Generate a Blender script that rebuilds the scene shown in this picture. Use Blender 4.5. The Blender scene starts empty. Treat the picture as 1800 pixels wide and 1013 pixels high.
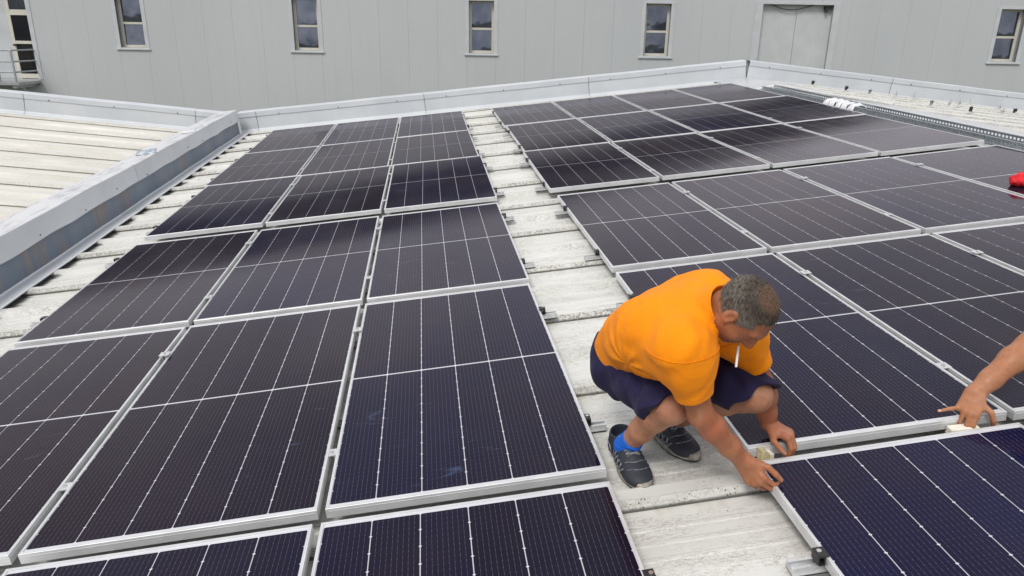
import bpy, bmesh, math, random
import numpy as np
from mathutils import Matrix, Vector, noise

random.seed(7)
rng = np.random.default_rng(7)
scene = bpy.context.scene
COL = scene.collection
PI = math.pi

# ------------------------------------------------------------------ frames
# "roof frame": x up the roof slope, y towards the far parapet, z normal to the panels
UPV = Vector((0.10643170, 0.02387685, 0.99403329)).normalized()      # true vertical seen from the roof frame
_X = (Vector((1, 0, 0)) - UPV * UPV.x).normalized()
_Y = UPV.cross(_X)
LIFT = 8.0                                                             # roof height over the ground
MR = Matrix.Translation((0, 0, LIFT)) @ Matrix((_X, _Y, UPV)).to_4x4()


def rf(p):
    return MR @ Vector(p)


# ------------------------------------------------------------------ camera
cam = bpy.data.cameras.new('camera')
cam_o = bpy.data.objects.new('camera', cam)
COL.objects.link(cam_o)
Rc = Matrix(((0.98958398, -0.11413720, -0.08772811),
             (-0.12275899, -0.35076192, -0.92838371),
             (0.07519144, 0.92948307, -0.36111975)))
Cc = Vector((-0.46594027, -2.27208505, 1.65083061))
cm = Matrix.Identity(4)
for i in range(3):
    cm[i][0] = Rc[0][i]
    cm[i][1] = -Rc[1][i]
    cm[i][2] = -Rc[2][i]
    cm[i][3] = Cc[i]
cam_o.matrix_world = MR @ cm
cam.sensor_width = 36.0
cam.lens = 36.0 * 1290.5775 / 1800.0
cam.clip_start = 0.05
cam.clip_end = 6000
scene.camera = cam_o

# ------------------------------------------------------------------ world, sun, exposure
SUN_ELEV, SUN_AZ = math.radians(52), math.radians(215)                 # azimuth measured from +Y towards +X
world = bpy.data.worlds.new("World")
scene.world = world
world.use_nodes = True
nt = world.node_tree
nt.nodes.clear()


def N(tree, kind, **kw):
    n = tree.nodes.new(kind)
    for k, v in kw.items():
        if k.startswith('i_'):
            n.inputs[k[2:].replace('_', ' ')].default_value = v
        else:
            setattr(n, k, v)
    return n


def L(tree, a, b):
    tree.links.new(a, b)


sky = N(nt, 'ShaderNodeTexSky', sky_type='NISHITA', sun_disc=False, sun_elevation=SUN_ELEV, sun_rotation=SUN_AZ)
sky.air_density, sky.dust_density, sky.ozone_density = 1.0, 3.0, 1.0
hsv = N(nt, 'ShaderNodeHueSaturation')
hsv.inputs['Saturation'].default_value = 0.55
L(nt, sky.outputs[0], hsv.inputs['Color'])
geo = N(nt, 'ShaderNodeNewGeometry')
tc = N(nt, 'ShaderNodeTexCoord')
sep = N(nt, 'ShaderNodeSeparateXYZ')
L(nt, tc.outputs['Generated'], sep.inputs[0])
zc = N(nt, 'ShaderNodeMath', operation='MAXIMUM')
zc.inputs[1].default_value = 0.0
L(nt, sep.outputs['Z'], zc.inputs[0])
za = N(nt, 'ShaderNodeMath', operation='ADD')
za.inputs[1].default_value = 0.22
L(nt, zc.outputs[0], za.inputs[0])
dx = N(nt, 'ShaderNodeMath', operation='DIVIDE')
dy = N(nt, 'ShaderNodeMath', operation='DIVIDE')
L(nt, sep.outputs['X'], dx.inputs[0]); L(nt, za.outputs[0], dx.inputs[1])
L(nt, sep.outputs['Y'], dy.inputs[0]); L(nt, za.outputs[0], dy.inputs[1])
cmb = N(nt, 'ShaderNodeCombineXYZ')
L(nt, dx.outputs[0], cmb.inputs[0]); L(nt, dy.outputs[0], cmb.inputs[1])
cl = N(nt, 'ShaderNodeTexNoise')
cl.inputs['Scale'].default_value = 1.3
cl.inputs['Detail'].default_value = 6
cl.inputs['Roughness'].default_value = 0.55
cl.inputs['Distortion'].default_value = 0.4
L(nt, cmb.outputs[0], cl.inputs['Vector'])
# overcast: brighter overhead, greyer near the horizon, uneven cloud base
grad = N(nt, 'ShaderNodeMapRange')
grad.inputs['From Min'].default_value = 0.0
grad.inputs['From Max'].default_value = 1.0
grad.inputs['To Min'].default_value = 5.6
grad.inputs['To Max'].default_value = 6.6
L(nt, zc.outputs[0], grad.inputs['Value'])
cr = N(nt, 'ShaderNodeMapRange')
cr.inputs['From Min'].default_value = 0.3
cr.inputs['From Max'].default_value = 0.7
cr.inputs['To Min'].default_value = 0.72
cr.inputs['To Max'].default_value = 1.2
L(nt, cl.outputs['Fac'], cr.inputs['Value'])
mu = N(nt, 'ShaderNodeMath', operation='MULTIPLY')
L(nt, grad.outputs[0], mu.inputs[0]); L(nt, cr.outputs[0], mu.inputs[1])
cc = N(nt, 'ShaderNodeCombineColor')
L(nt, mu.outputs[0], cc.inputs[0])
m2 = N(nt, 'ShaderNodeMath', operation='MULTIPLY'); m2.inputs[1].default_value = 1.0
m3 = N(nt, 'ShaderNodeMath', operation='MULTIPLY'); m3.inputs[1].default_value = 1.035
L(nt, mu.outputs[0], m2.inputs[0]); L(nt, mu.outputs[0], m3.inputs[0])
L(nt, m2.outputs[0], cc.inputs[1]); L(nt, m3.outputs[0], cc.inputs[2])
cov = N(nt, 'ShaderNodeMapRange')                                     # cloud cover: almost closed
cov.inputs['From Min'].default_value = 0.28
cov.inputs['From Max'].default_value = 0.45
cov.inputs['To Min'].default_value = 0.80
cov.inputs['To Max'].default_value = 1.0
L(nt, cl.outputs['Fac'], cov.inputs['Value'])
mixc = N(nt, 'ShaderNodeMix', data_type='RGBA')
L(nt, cov.outputs[0], mixc.inputs['Factor'])
L(nt, hsv.outputs[0], mixc.inputs['A'])
L(nt, cc.outputs[0], mixc.inputs['B'])
bg = N(nt, 'ShaderNodeBackground')
bg.inputs['Strength'].default_value = 0.115
L(nt, mixc.outputs['Result'], bg.inputs['Color'])
wo = N(nt, 'ShaderNodeOutputWorld')
L(nt, bg.outputs[0], wo.inputs['Surface'])

sun = bpy.data.lights.new('sun', 'SUN')
sun.energy = 1.5
sun.angle = math.radians(18)
sun.color = (1.0, 0.96, 0.9)
sun_o = bpy.data.objects.new('sun', sun)
COL.objects.link(sun_o)
sd = Vector((math.sin(SUN_AZ) * math.cos(SUN_ELEV), math.cos(SUN_AZ) * math.cos(SUN_ELEV), math.sin(SUN_ELEV)))
sun_o.rotation_euler = sd.to_track_quat('Z', 'Y').to_euler()
sun_o.location = (0, 0, 40)

vs = scene.view_settings
vs.view_transform = 'Standard'
vs.look = 'None'
vs.exposure = 0.42
vs.gamma = 1.0
vs.use_curve_mapping = False
scene.cycles.max_bounces = 8
scene.cycles.use_denoising = True


# ------------------------------------------------------------------ material helpers
class Mat:
    def __init__(self, name, base=(.5, .5, .5), rough=.5, metal=0., **kw):
        self.m = bpy.data.materials.new(name)
        self.m.use_nodes = True
        self.t = self.m.node_tree
        self.b = self.t.nodes['Principled BSDF']
        self.b.inputs['Base Color'].default_value = (*base, 1)
        self.b.inputs['Roughness'].default_value = rough
        self.b.inputs['Metallic'].default_value = metal
        for k, v in kw.items():
            self.b.inputs[k.replace('_', ' ')].default_value = v
        self._tc = None

    def coord(self, kind='Object'):
        if self._tc is None:
            self._tc = self.t.nodes.new('ShaderNodeTexCoord')
        return self._tc.outputs[kind]

    def world_pos(self):
        return N(self.t, 'ShaderNodeNewGeometry').outputs['Position']

    def mapped(self, vec, scale=(1, 1, 1), loc=(0, 0, 0), rot=(0, 0, 0)):
        n = N(self.t, 'ShaderNodeMapping')
        n.inputs['Scale'].default_value = scale
        n.inputs['Location'].default_value = loc
        n.inputs['Rotation'].default_value = rot
        L(self.t, vec, n.inputs['Vector'])
        return n.outputs[0]

    def rnd(self):
        return N(self.t, 'ShaderNodeObjectInfo').outputs['Random']

    def shifted(self, vec, amt=17.0):
        """per-object random offset, so that alike pieces do not repeat"""
        r = self.rnd()
        c = N(self.t, 'ShaderNodeCombineXYZ')
        mlt = self.math('MULTIPLY', r, amt)
        L(self.t, mlt, c.inputs[0]); L(self.t, self.math('MULTIPLY', r, amt * 2.3), c.inputs[1])
        a = N(self.t, 'ShaderNodeVectorMath', operation='ADD')
        L(self.t, vec, a.inputs[0]); L(self.t, c.outputs[0], a.inputs[1])
        return a.outputs[0]

    def noise(self, vec, scale, detail=4, rough=.55, dist=0.):
        n = N(self.t, 'ShaderNodeTexNoise')
        n.inputs['Scale'].default_value = scale
        n.inputs['Detail'].default_value = detail
        n.inputs['Roughness'].default_value = rough
        n.inputs['Distortion'].default_value = dist
        L(self.t, vec, n.inputs['Vector'])
        return n.outputs['Fac']

    def vor(self, vec, scale, feature='F1', rnd=1.0):
        n = N(self.t, 'ShaderNodeTexVoronoi', feature=feature)
        n.inputs['Scale'].default_value = scale
        n.inputs['Randomness'].default_value = rnd
        L(self.t, vec, n.inputs['Vector'])
        return n.outputs['Distance']

    def math(self, op, a, b=None, clamp=False):
        n = N(self.t, 'ShaderNodeMath', operation=op, use_clamp=clamp)
        for i, v in enumerate((a, b)):
            if v is None:
                continue
            if isinstance(v, (int, float)):
                n.inputs[i].default_value = v
            else:
                L(self.t, v, n.inputs[i])
        return n.outputs[0]

    def ramp(self, v, a, b, lo=0., hi=1.):
        n = N(self.t, 'ShaderNodeMapRange', interpolation_type='SMOOTHSTEP')
        n.inputs['From Min'].default_value = a
        n.inputs['From Max'].default_value = b
        n.inputs['To Min'].default_value = lo
        n.inputs['To Max'].default_value = hi
        L(self.t, v, n.inputs['Value'])
        return n.outputs[0]

    def mix(self, f, a, b):
        n = N(self.t, 'ShaderNodeMix', data_type='RGBA')
        if isinstance(f, (int, float)):
            n.inputs['Factor'].default_value = f
        else:
            L(self.t, f, n.inputs['Factor'])
        for k, v in (('A', a), ('B', b)):
            if isinstance(v, tuple):
                n.inputs[k].default_value = (*v[:3], 1)
            else:
                L(self.t, v, n.inputs[k])
        return n.outputs['Result']

    def xyz(self, vec):
        s = N(self.t, 'ShaderNodeSeparateXYZ')
        L(self.t, vec, s.inputs[0])
        return s.outputs

    def col(self, c):
        L(self.t, c, self.b.inputs['Base Color'])

    def rough(self, r):
        L(self.t, r, self.b.inputs['Roughness'])

    def bump(self, h, strength=.3, dist=.002):
        n = N(self.t, 'ShaderNodeBump')
        n.inputs['Strength'].default_value = strength
        n.inputs['Distance'].default_value = dist
        L(self.t, h, n.inputs['Height'])
        L(self.t, n.outputs[0], self.b.inputs['Normal'])


M = {}


def simple(name, base, rough=.5, metal=0., var=.08, scale=6., bump=0., **kw):
    a = Mat(name, base, rough, metal, **kw)
    n = a.noise(a.shifted(a.coord()), scale, 5)
    d = tuple(max(0, c * (1 - var * 2)) for c in base)
    l = tuple(min(1, c * (1 + var)) for c in base)
    a.col(a.mix(a.ramp(n, .3, .7), d, l))
    if bump:
        a.bump(a.noise(a.coord(), scale * 12, 3), bump, .002)
    M[name] = a.m
    return a


# painted trapezoid sheets: laps and ribs collect grime, the pans carry flaked, elongated marks
def roof_mat(name, light, dark, lich_k=1.0):
    a = Mat(name, light, .55)
    o = a.coord()
    s = a.shifted(o, 31)
    x, y, z = a.xyz(o)[:3]
    big = a.noise(a.mapped(s, (.55, 2.2, 1)), 1.6, 5)
    c = a.mix(a.ramp(big, .3, .75), light, dark)
    # long faint streaks along the sheet
    st = a.noise(a.mapped(s, (2.2, 60, 1)), 1.0, 5, .6, .3)
    c = a.mix(a.ramp(st, .55, .8, 0, .35), c, tuple(v * .72 for v in dark))
    # flaked paint and short cracks, in patches
    patch = a.ramp(a.noise(a.mapped(s, (1.1, 4, 1)), 1.9, 3), .36, .60)
    cr = a.noise(a.mapped(s, (16, 70, 1)), 1.0, 7, .68, 1.2)
    crk = a.ramp(a.math('ABSOLUTE', a.math('SUBTRACT', cr, .5)), .0, .030, 1, 0)
    crk = a.math('MULTIPLY', crk, patch)
    c = a.mix(a.math('MULTIPLY', crk, .78 if lich_k > .5 else .3), c, (.17, .145, .11))
    fl = a.ramp(a.noise(a.mapped(s, (22, 85, 1)), 1.0, 4, .6, .5), .62, .70)
    fl = a.math('MULTIPLY', fl, patch)
    c = a.mix(a.math('MULTIPLY', fl, .6 if lich_k > .5 else .3), c, (.30, .265, .22))
    # black specks
    spk = a.ramp(a.vor(a.mapped(s, (1, 1, 1)), 34), .07, .13, 1, 0)
    spk = a.math('MULTIPLY', spk, a.ramp(a.noise(s, 5, 3), .52, .66))
    c = a.mix(a.math('MULTIPLY', spk, .8), c, (.03, .03, .028))
    # lichen and soot on the lap face (local y just behind the lap line)
    lap = a.math('MULTIPLY', a.ramp(y, -.004, .0, 0, 1), a.ramp(y, .020, .032, 1, 0))
    lich = a.ramp(a.noise(a.mapped(s, (1, 1, 1)), 75, 4, .7), .40, .60)
    lpatch = a.math('MULTIPLY', a.ramp(a.noise(a.mapped(s, (1.6, 1, 1)), 2.0, 3), .30, .55, .25, 1), N(a.t, 'ShaderNodeObjectInfo').outputs['Alpha'])
    lm_ = a.math('MULTIPLY', a.math('MULTIPLY', lap, lich), lpatch)
    c = a.mix(a.math('MULTIPLY', lm_, .80 * lich_k), c, (.15, .135, .10))
    dots = a.math('MULTIPLY', lap, a.ramp(a.vor(s, 60), .16, .24, 1, 0))
    c = a.mix(a.math('MULTIPLY', a.math('MULTIPLY', dots, a.ramp(a.noise(s, 9, 2), .42, .55)), .85), c, (.03, .028, .024))
    ln = a.ramp(y, .001, .0075, 1, 0)
    c = a.mix(a.math('MULTIPLY', ln, .85), c, (.03, .027, .022))
    # water-borne dirt just below a lap (end of the sheet profile)
    low = a.ramp(y, .80, .868, 0, .55)
    c = a.mix(a.math('MULTIPLY', low, a.ramp(a.noise(a.mapped(s, (6, 3, 1)), 3, 5), .4, .75)), c, (.42, .38, .27))
    # soot blown out of the gutter onto the sheet ends
    soot = a.ramp(a.math('ADD', x, a.math('MULTIPLY', a.noise(a.mapped(s, (3, 34, 1)), 1.0, 5, .65), .22)), -3.60, -3.54, 1, 0)
    soot = a.math('MULTIPLY', soot, a.ramp(z, .010, .024, 1, .25))
    c = a.mix(a.math('MULTIPLY', soot, .9 if lich_k > .5 else 0.0), c, (.035, .032, .028))
    a.col(c)
    a.rough(a.ramp(big, .2, .8, .42, .68))
    a.bump(a.noise(a.mapped(s, (9, 40, 1)), 1.0, 6, .65), .35, .0015)
    M[name] = a.m
    return a


wr = roof_mat('white_roof_paint', (.655, .66, .635), (.57, .572, .54))
roof_mat('cream_roof_paint', (.64, .63, .585), (.55, .54, .49), .3)
simple('anodised_aluminium', (.70, .71, .72), .42, .45, .05, 8)
simple('mill_aluminium', (.68, .69, .70), .4, .6, .08, 30)
simple('black_clamp_paint', (.018, .018, .02), .45, 0, .2, 40)
simple('steel_bolt', (.6, .6, .6), .3, .95, .05, 40)
simple('backsheet_white', (.56, .57, .61), .35, 0, .02, 5, Coat_Weight=1.0, Coat_Roughness=.08)

# monocrystalline cells seen through antireflective glass
a = Mat('solar_cell', (.008, .009, .022), .085)
o = a.coord()
x, y, z = a.xyz(o)[:3]
oi = N(a.t, 'ShaderNodeObjectInfo')
base = oi.outputs['Color']
vn = a.noise(a.world_pos(), 1.1, 3)
base = a.mix(a.ramp(vn, .3, .7, 0, .45), base, (.017, .0095, .013))
# busbar wires: nine per cell, dotted with solder pads
bx = a.math('FRACT', a.math('MULTIPLY', a.math('ADD', x, .0914), 1 / .0183))
bl = a.math('LESS_THAN', a.math('ABSOLUTE', a.math('SUBTRACT', bx, .5)), .024)
by = a.math('FRACT', a.math('MULTIPLY', y, 1 / .0279))
pad = a.math('LESS_THAN', a.math('ABSOLUTE', a.math('SUBTRACT', by, .5)), .12)
padw = a.math('LESS_THAN', a.math('ABSOLUTE', a.math('SUBTRACT', bx, .5)), .05)
wire = a.math('MAXIMUM', a.math('MULTIPLY', bl, .17), a.math('MULTIPLY', a.math('MULTIPLY', pad, padw), .20))
base = a.mix(wire, base, (.36, .37, .42))
# thin dust film and wiped smears
dust = a.ramp(a.noise(a.world_pos(), 2.4, 6, .6, .6),   .35, .8, .0005, .009)
base = a.mix(dust, base, (.42, .40, .38))
wp = a.mapped(a.world_pos(), (1.6, 4.5, 1), (0, 0, 0), (0, 0, .6))
sm = a.math('MULTIPLY', a.ramp(a.noise(wp, 1.9, 6, .6, 1.4), .60, .74), a.ramp(a.noise(a.world_pos(), .9, 2), .5, .62))
base = a.mix(a.math('MULTIPLY', sm, .16), base, (.22, .34, .62))
a.col(base)
a.b.inputs['Specular IOR Level'].default_value = 0.0
# front glass: antireflective, so its reflection stays weak until the view gets shallow
fr = N(a.t, 'ShaderNodeFresnel')
fr.inputs['IOR'].default_value = 1.5
f_ = fr.outputs[0]
arf = a.math('DIVIDE', a.math('MULTIPLY', f_, f_), a.math('ADD', f_, .14))
gl = N(a.t, 'ShaderNodeBsdfGlossy')
gl.inputs['Color'].default_value = (1.0, .955, 1.0, 1)
L(a.t, a.ramp(a.noise(a.world_pos(), 1.5, 4), .3, .7, .075, .115), gl.inputs['Roughness'])
mxs = N(a.t, 'ShaderNodeMixShader')
L(a.t, arf, mxs.inputs[0])
L(a.t, a.b.outputs[0], mxs.inputs[1])
L(a.t, gl.outputs[0], mxs.inputs[2])
L(a.t, mxs.outputs[0], a.t.nodes['Material Output'].inputs['Surface'])
M['solar_cell'] = a.m

# grey sandwich panels of the hall
a = Mat('grey_cladding', (.5, .51, .49), .5)
n = a.noise(a.mapped(a.world_pos(), (.25, .25, .12)), 1.0, 4)
n2 = a.noise(a.mapped(a.world_pos(), (6, 6, .5)), 1.0, 4)
c = a.mix(a.ramp(n, .3, .7), (.475, .497, .515), (.513, .534, .551))
c = a.mix(a.ramp(n2, .45, .8, 0, .25), c, (.45, .46, .45))
rr = a.ramp(a.rnd(), 0, 1, 0, .12)
c = a.mix(rr, c, (.44, .45, .46))
a.col(c)
M['grey_cladding'] = a.m
simple('door_cladding', (.53, .55, .56), .5, 0, .03, 2)
simple('white_trim', (.53, .555, .575), .4, 0, .04, 3)
simple('beige_frame', (.62, .60, .53), .45, 0, .04, 5)
simple('reveal_grey', (.33, .34, .35), .5, 0, .04, 5)
simple('added_strip_dark', (.022, .023, .026), .6, 0, .1, 1)
a = Mat('window_glass', (.36, .38, .45), .03, .9)
a.col(a.mix(a.ramp(a.noise(a.world_pos(), 1.4, 3), .35, .65), (.12, .135, .175), (.19, .205, .25)))
a.bump(a.noise(a.shifted(a.coord()), 1.3, 2), .05, .05)
M['window_glass'] = a.m
simple('dark_door_glass', (.012, .013, .018), .05, 0, .1, 3)

# folded white flashings
a = Mat('white_flashing', (.56, .58, .60), .42)
n = a.noise(a.shifted(a.coord()), 1.3, 5)
c = a.mix(a.ramp(n, .3, .7), (.49, .52, .555), (.565, .59, .615))
d = a.ramp(a.noise(a.mapped(a.shifted(a.coord()), (1, 1, 8)), 7, 6, .7), .58, .8, 0, .28)
c = a.mix(d, c, (.32, .31, .29))
a.col(c)
M['white_flashing'] = a.m
# top of the gutter wall: scuffed
a = Mat('scuffed_flashing', (.58, .59, .60), .45)
s = a.mapped(a.coord(), (5, 1.2, 1))
n = a.noise(s, 2.0, 7, .65, .8)
c = a.mix(a.ramp(n, .45, .66, 0, .75), (.60, .61, .63), (.33, .33, .36))
f = a.noise(a.mapped(a.coord(), (60, 9, 1)), 1, 5, .6, 1)
c = a.mix(a.ramp(f, .6, .72, 0, .35), c, (.27, .27, .28))
a.col(c)
M['scuffed_flashing'] = a.m
# blue-grey painted sheet with rust
a = Mat('rusty_blue_sheet', (.23, .28, .34), .5)
o = a.coord()
x, y, z = a.xyz(o)[:3]
n = a.noise(a.mapped(o, (1, 2, 1)), 1.2, 4)
c = a.mix(a.ramp(n, .3, .7), (.115, .15, .20), (.165, .20, .245))
r1 = a.ramp(a.noise(a.mapped(o, (1, 1.6, .6)), 1.5, 6, .65, .5), .50, .64)
r2 = a.ramp(a.noise(a.mapped(o, (1, 9, .8)), 1.5, 5, .6), .35, .6)
c = a.mix(a.math('MULTIPLY', a.math('MULTIPLY', r1, r2), .55), c, (.30, .19, .11))
d = a.ramp(a.noise(a.mapped(o, (1, 1.0, 1)), 3.0, 5), .5, .8, 0, .5)
c = a.mix(d, c, (.15, .18, .22))
a.col(c)
M['rusty_blue_sheet'] = a.m
simple('galvanised_steel', (.42, .46, .49), .42, .7, .12, 25)
simple('white_plastic', (.72, .72, .75), .35, 0, .04, 12)
simple('white_conduit', (.62, .62, .60), .45, 0, .06, 12)
simple('sealant_grey', (.13, .13, .13), .7, 0, .3, 30)
a = Mat('wrap_plastic', (.5, .55, .62), .25)
a.col(a.mix(a.ramp(a.noise(a.coord(), 22, 4), .45, .55), (.60, .62, .65), (.27, .36, .44)))
M['wrap_plastic'] = a.m
simple('red_cloth', (.62, .012, .02), .8, 0, .2, 14, .3)
simple('pale_wood', (.58, .50, .30), .65, 0, .15, 25)
simple('foam_block', (.74, .72, .62), .7, 0, .08, 14)
simple('dark_rubber', (.02, .02, .021), .7, 0, .1, 20)
simple('gutter_dark', (.05, .05, .05), .8, 0, .2, 5)
simple('galv_rail', (.40, .42, .43), .5, .4, .06, 8)
simple('grass_ground', (.07, .085, .035), .9, 0, .3, .02)
simple('hill_green', (.045, .06, .035), .9, 0, .3, .01)
simple('dry_field', (.20, .14, .07), .9, 0, .2, .02)


# people
def skin_mat(name, base, red, hairy=0.):
    a = Mat(name, base, .5, 0)
    a.b.inputs['Subsurface Weight'].default_value = .08
    a.b.inputs['Subsurface Radius'].default_value = (.012, .005, .003)
    a.b.inputs['Specular IOR Level'].default_value = .35
    o = a.coord()
    at = N(a.t, 'ShaderNodeAttribute')
    at.attribute_name = 'pale'
    c = a.mix(a.ramp(a.noise(o, 9, 4), .32, .7), base, red)
    c = a.mix(a.math('MULTIPLY', at.outputs['Fac'], .5), c, (.47, .25, .16))
    c = a.mix(a.ramp(a.noise(o, 34, 5, .65), .42, .72, 0, .38), c, tuple(v * .62 for v in base))
    c = a.mix(a.ramp(a.noise(a.mapped(o, (1, 1, .5)), 21, 3), .55, .75, 0, .30), c, (.52, .27, .19))
    fk = a.ramp(a.vor(o, 95), .10, .17, .45, 0)
    c = a.mix(a.math('MULTIPLY', fk, a.ramp(a.noise(o, 13, 2), .45, .6)), c, (.16, .06, .03))
    a.col(c)
    a.rough(a.ramp(a.noise(o, 40, 4), .3, .7, .38, .58))
    h1 = a.noise(o, 190, 4, .6)
    h2 = a.noise(a.mapped(o, (1, 1, .35)), 46, 4, .55)
    a.bump(a.math('ADD', h1, a.math('MULTIPLY', h2, 2.2)), .5, .0016)
    M[name] = a.m
    return a


skin_mat('sunburnt_skin', (.355, .150, .075), (.35, .115, .056))
skin_mat('tanned_skin', (.37, .155, .075), (.42, .19, .10))


def cloth_mat(name, base, fold=(1, 1, 1), var=.12):
    a = Mat(name, base, .85)
    a.b.inputs['Sheen Weight'].default_value = .04
    a.b.inputs['Specular IOR Level'].default_value = .2
    o = a.coord()
    f = a.noise(a.mapped(o, (1, 1, 1)), 7, 4, .5, 1.2)
    c = a.mix(a.ramp(f, .3, .7), tuple(v * (1 - var) for v in base), base)
    a.col(c)
    w = a.noise(o, 900, 2)
    rdg = a.math('ABSOLUTE', a.math('SUBTRACT', a.noise(a.mapped(o, (1.0, 1.6, .7), (0, 0, 0), (.4, .6, .9)), 5.0, 2, .5, 1.2), .5))
    rdg = a.ramp(rdg, 0, .14, 1, 0)
    rd2 = a.math('ABSOLUTE', a.math('SUBTRACT', a.noise(a.mapped(o, (1.7, .8, 1.0), (0, 0, 0), (1.1, .2, .5)), 8.5, 2, .5, 1.0), .5))
    rd2 = a.ramp(rd2, 0, .12, 1, 0)
    msk = a.ramp(a.noise(o, 4.5, 2), .40, .62)
    h = a.math('ADD', a.math('MULTIPLY', f, .9), a.math('MULTIPLY', w, .03))
    h = a.math('ADD', h, a.math('MULTIPLY', a.math('MULTIPLY', rdg, msk), .38))
    h = a.math('ADD', h, a.math('MULTIPLY', a.math('MULTIPLY', rd2, msk), .11))
    a.bump(h, .6, .013)
    M[name] = a.m
    return a


cloth_mat('orange_cotton', (.92, .275, .003), var=.06)
cloth_mat('navy_cotton', (.020, .017, .060), var=.2)
cloth_mat('dark_cotton', (.018, .02, .03), var=.2)
cloth_mat('grey_cotton', (.09, .09, .1), var=.2)
cloth_mat('blue_sock_knit', (.012, .13, .62), var=.15)

a = Mat('shoe_mesh', (.022, .026, .036), .65)
o = a.coord()
x, y, z = a.xyz(o)[:3]
wv = a.math('SINE', a.math('ADD', a.math('MULTIPLY', y, 230.), a.math('MULTIPLY', z, 120.)))
side = a.ramp(a.math('ABSOLUTE', x), .026, .032)
band = a.math('MULTIPLY', a.math('MULTIPLY', side, a.ramp(wv, .72, .88)), a.math('MULTIPLY', a.ramp(z, .018, .026), a.ramp(z, .062, .055)))
band = a.math('MULTIPLY', band, a.ramp(y, .105, .09))
c = a.mix(a.math('MULTIPLY', band, .8), (.022, .026, .038), (.34, .36, .40))
c = a.mix(a.ramp(a.noise(o, 30, 4), .5, .75, 0, .4), c, (.06, .065, .08))
a.col(c)
a.bump(a.noise(o, 420, 2), .4, .001)
M['shoe_mesh'] = a.m
simple('shoe_piping', (.26, .28, .31), .6, 0, .1, 60)
simple('shoe_midsole', (.36, .34, .29), .7, 0, .2, 40)
simple('shoe_lace', (.20, .21, .23), .8, 0, .3, 120)
a = Mat('grey_hair', (.2, .18, .16), .6)
o = a.coord('Object')
M['grey_hair'] = a.m
HAIR = a
simple('cigarette_paper', (.80, .80, .80), .7, 0, .03, 40)
simple('cigarette_filter', (.62, .33, .12), .7, 0, .05, 40)
simple('eye_white', (.7, .68, .65), .2)
simple('nail', (.62, .36, .28), .35)
simple('print_white', (.6, .6, .6), .8)


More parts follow.
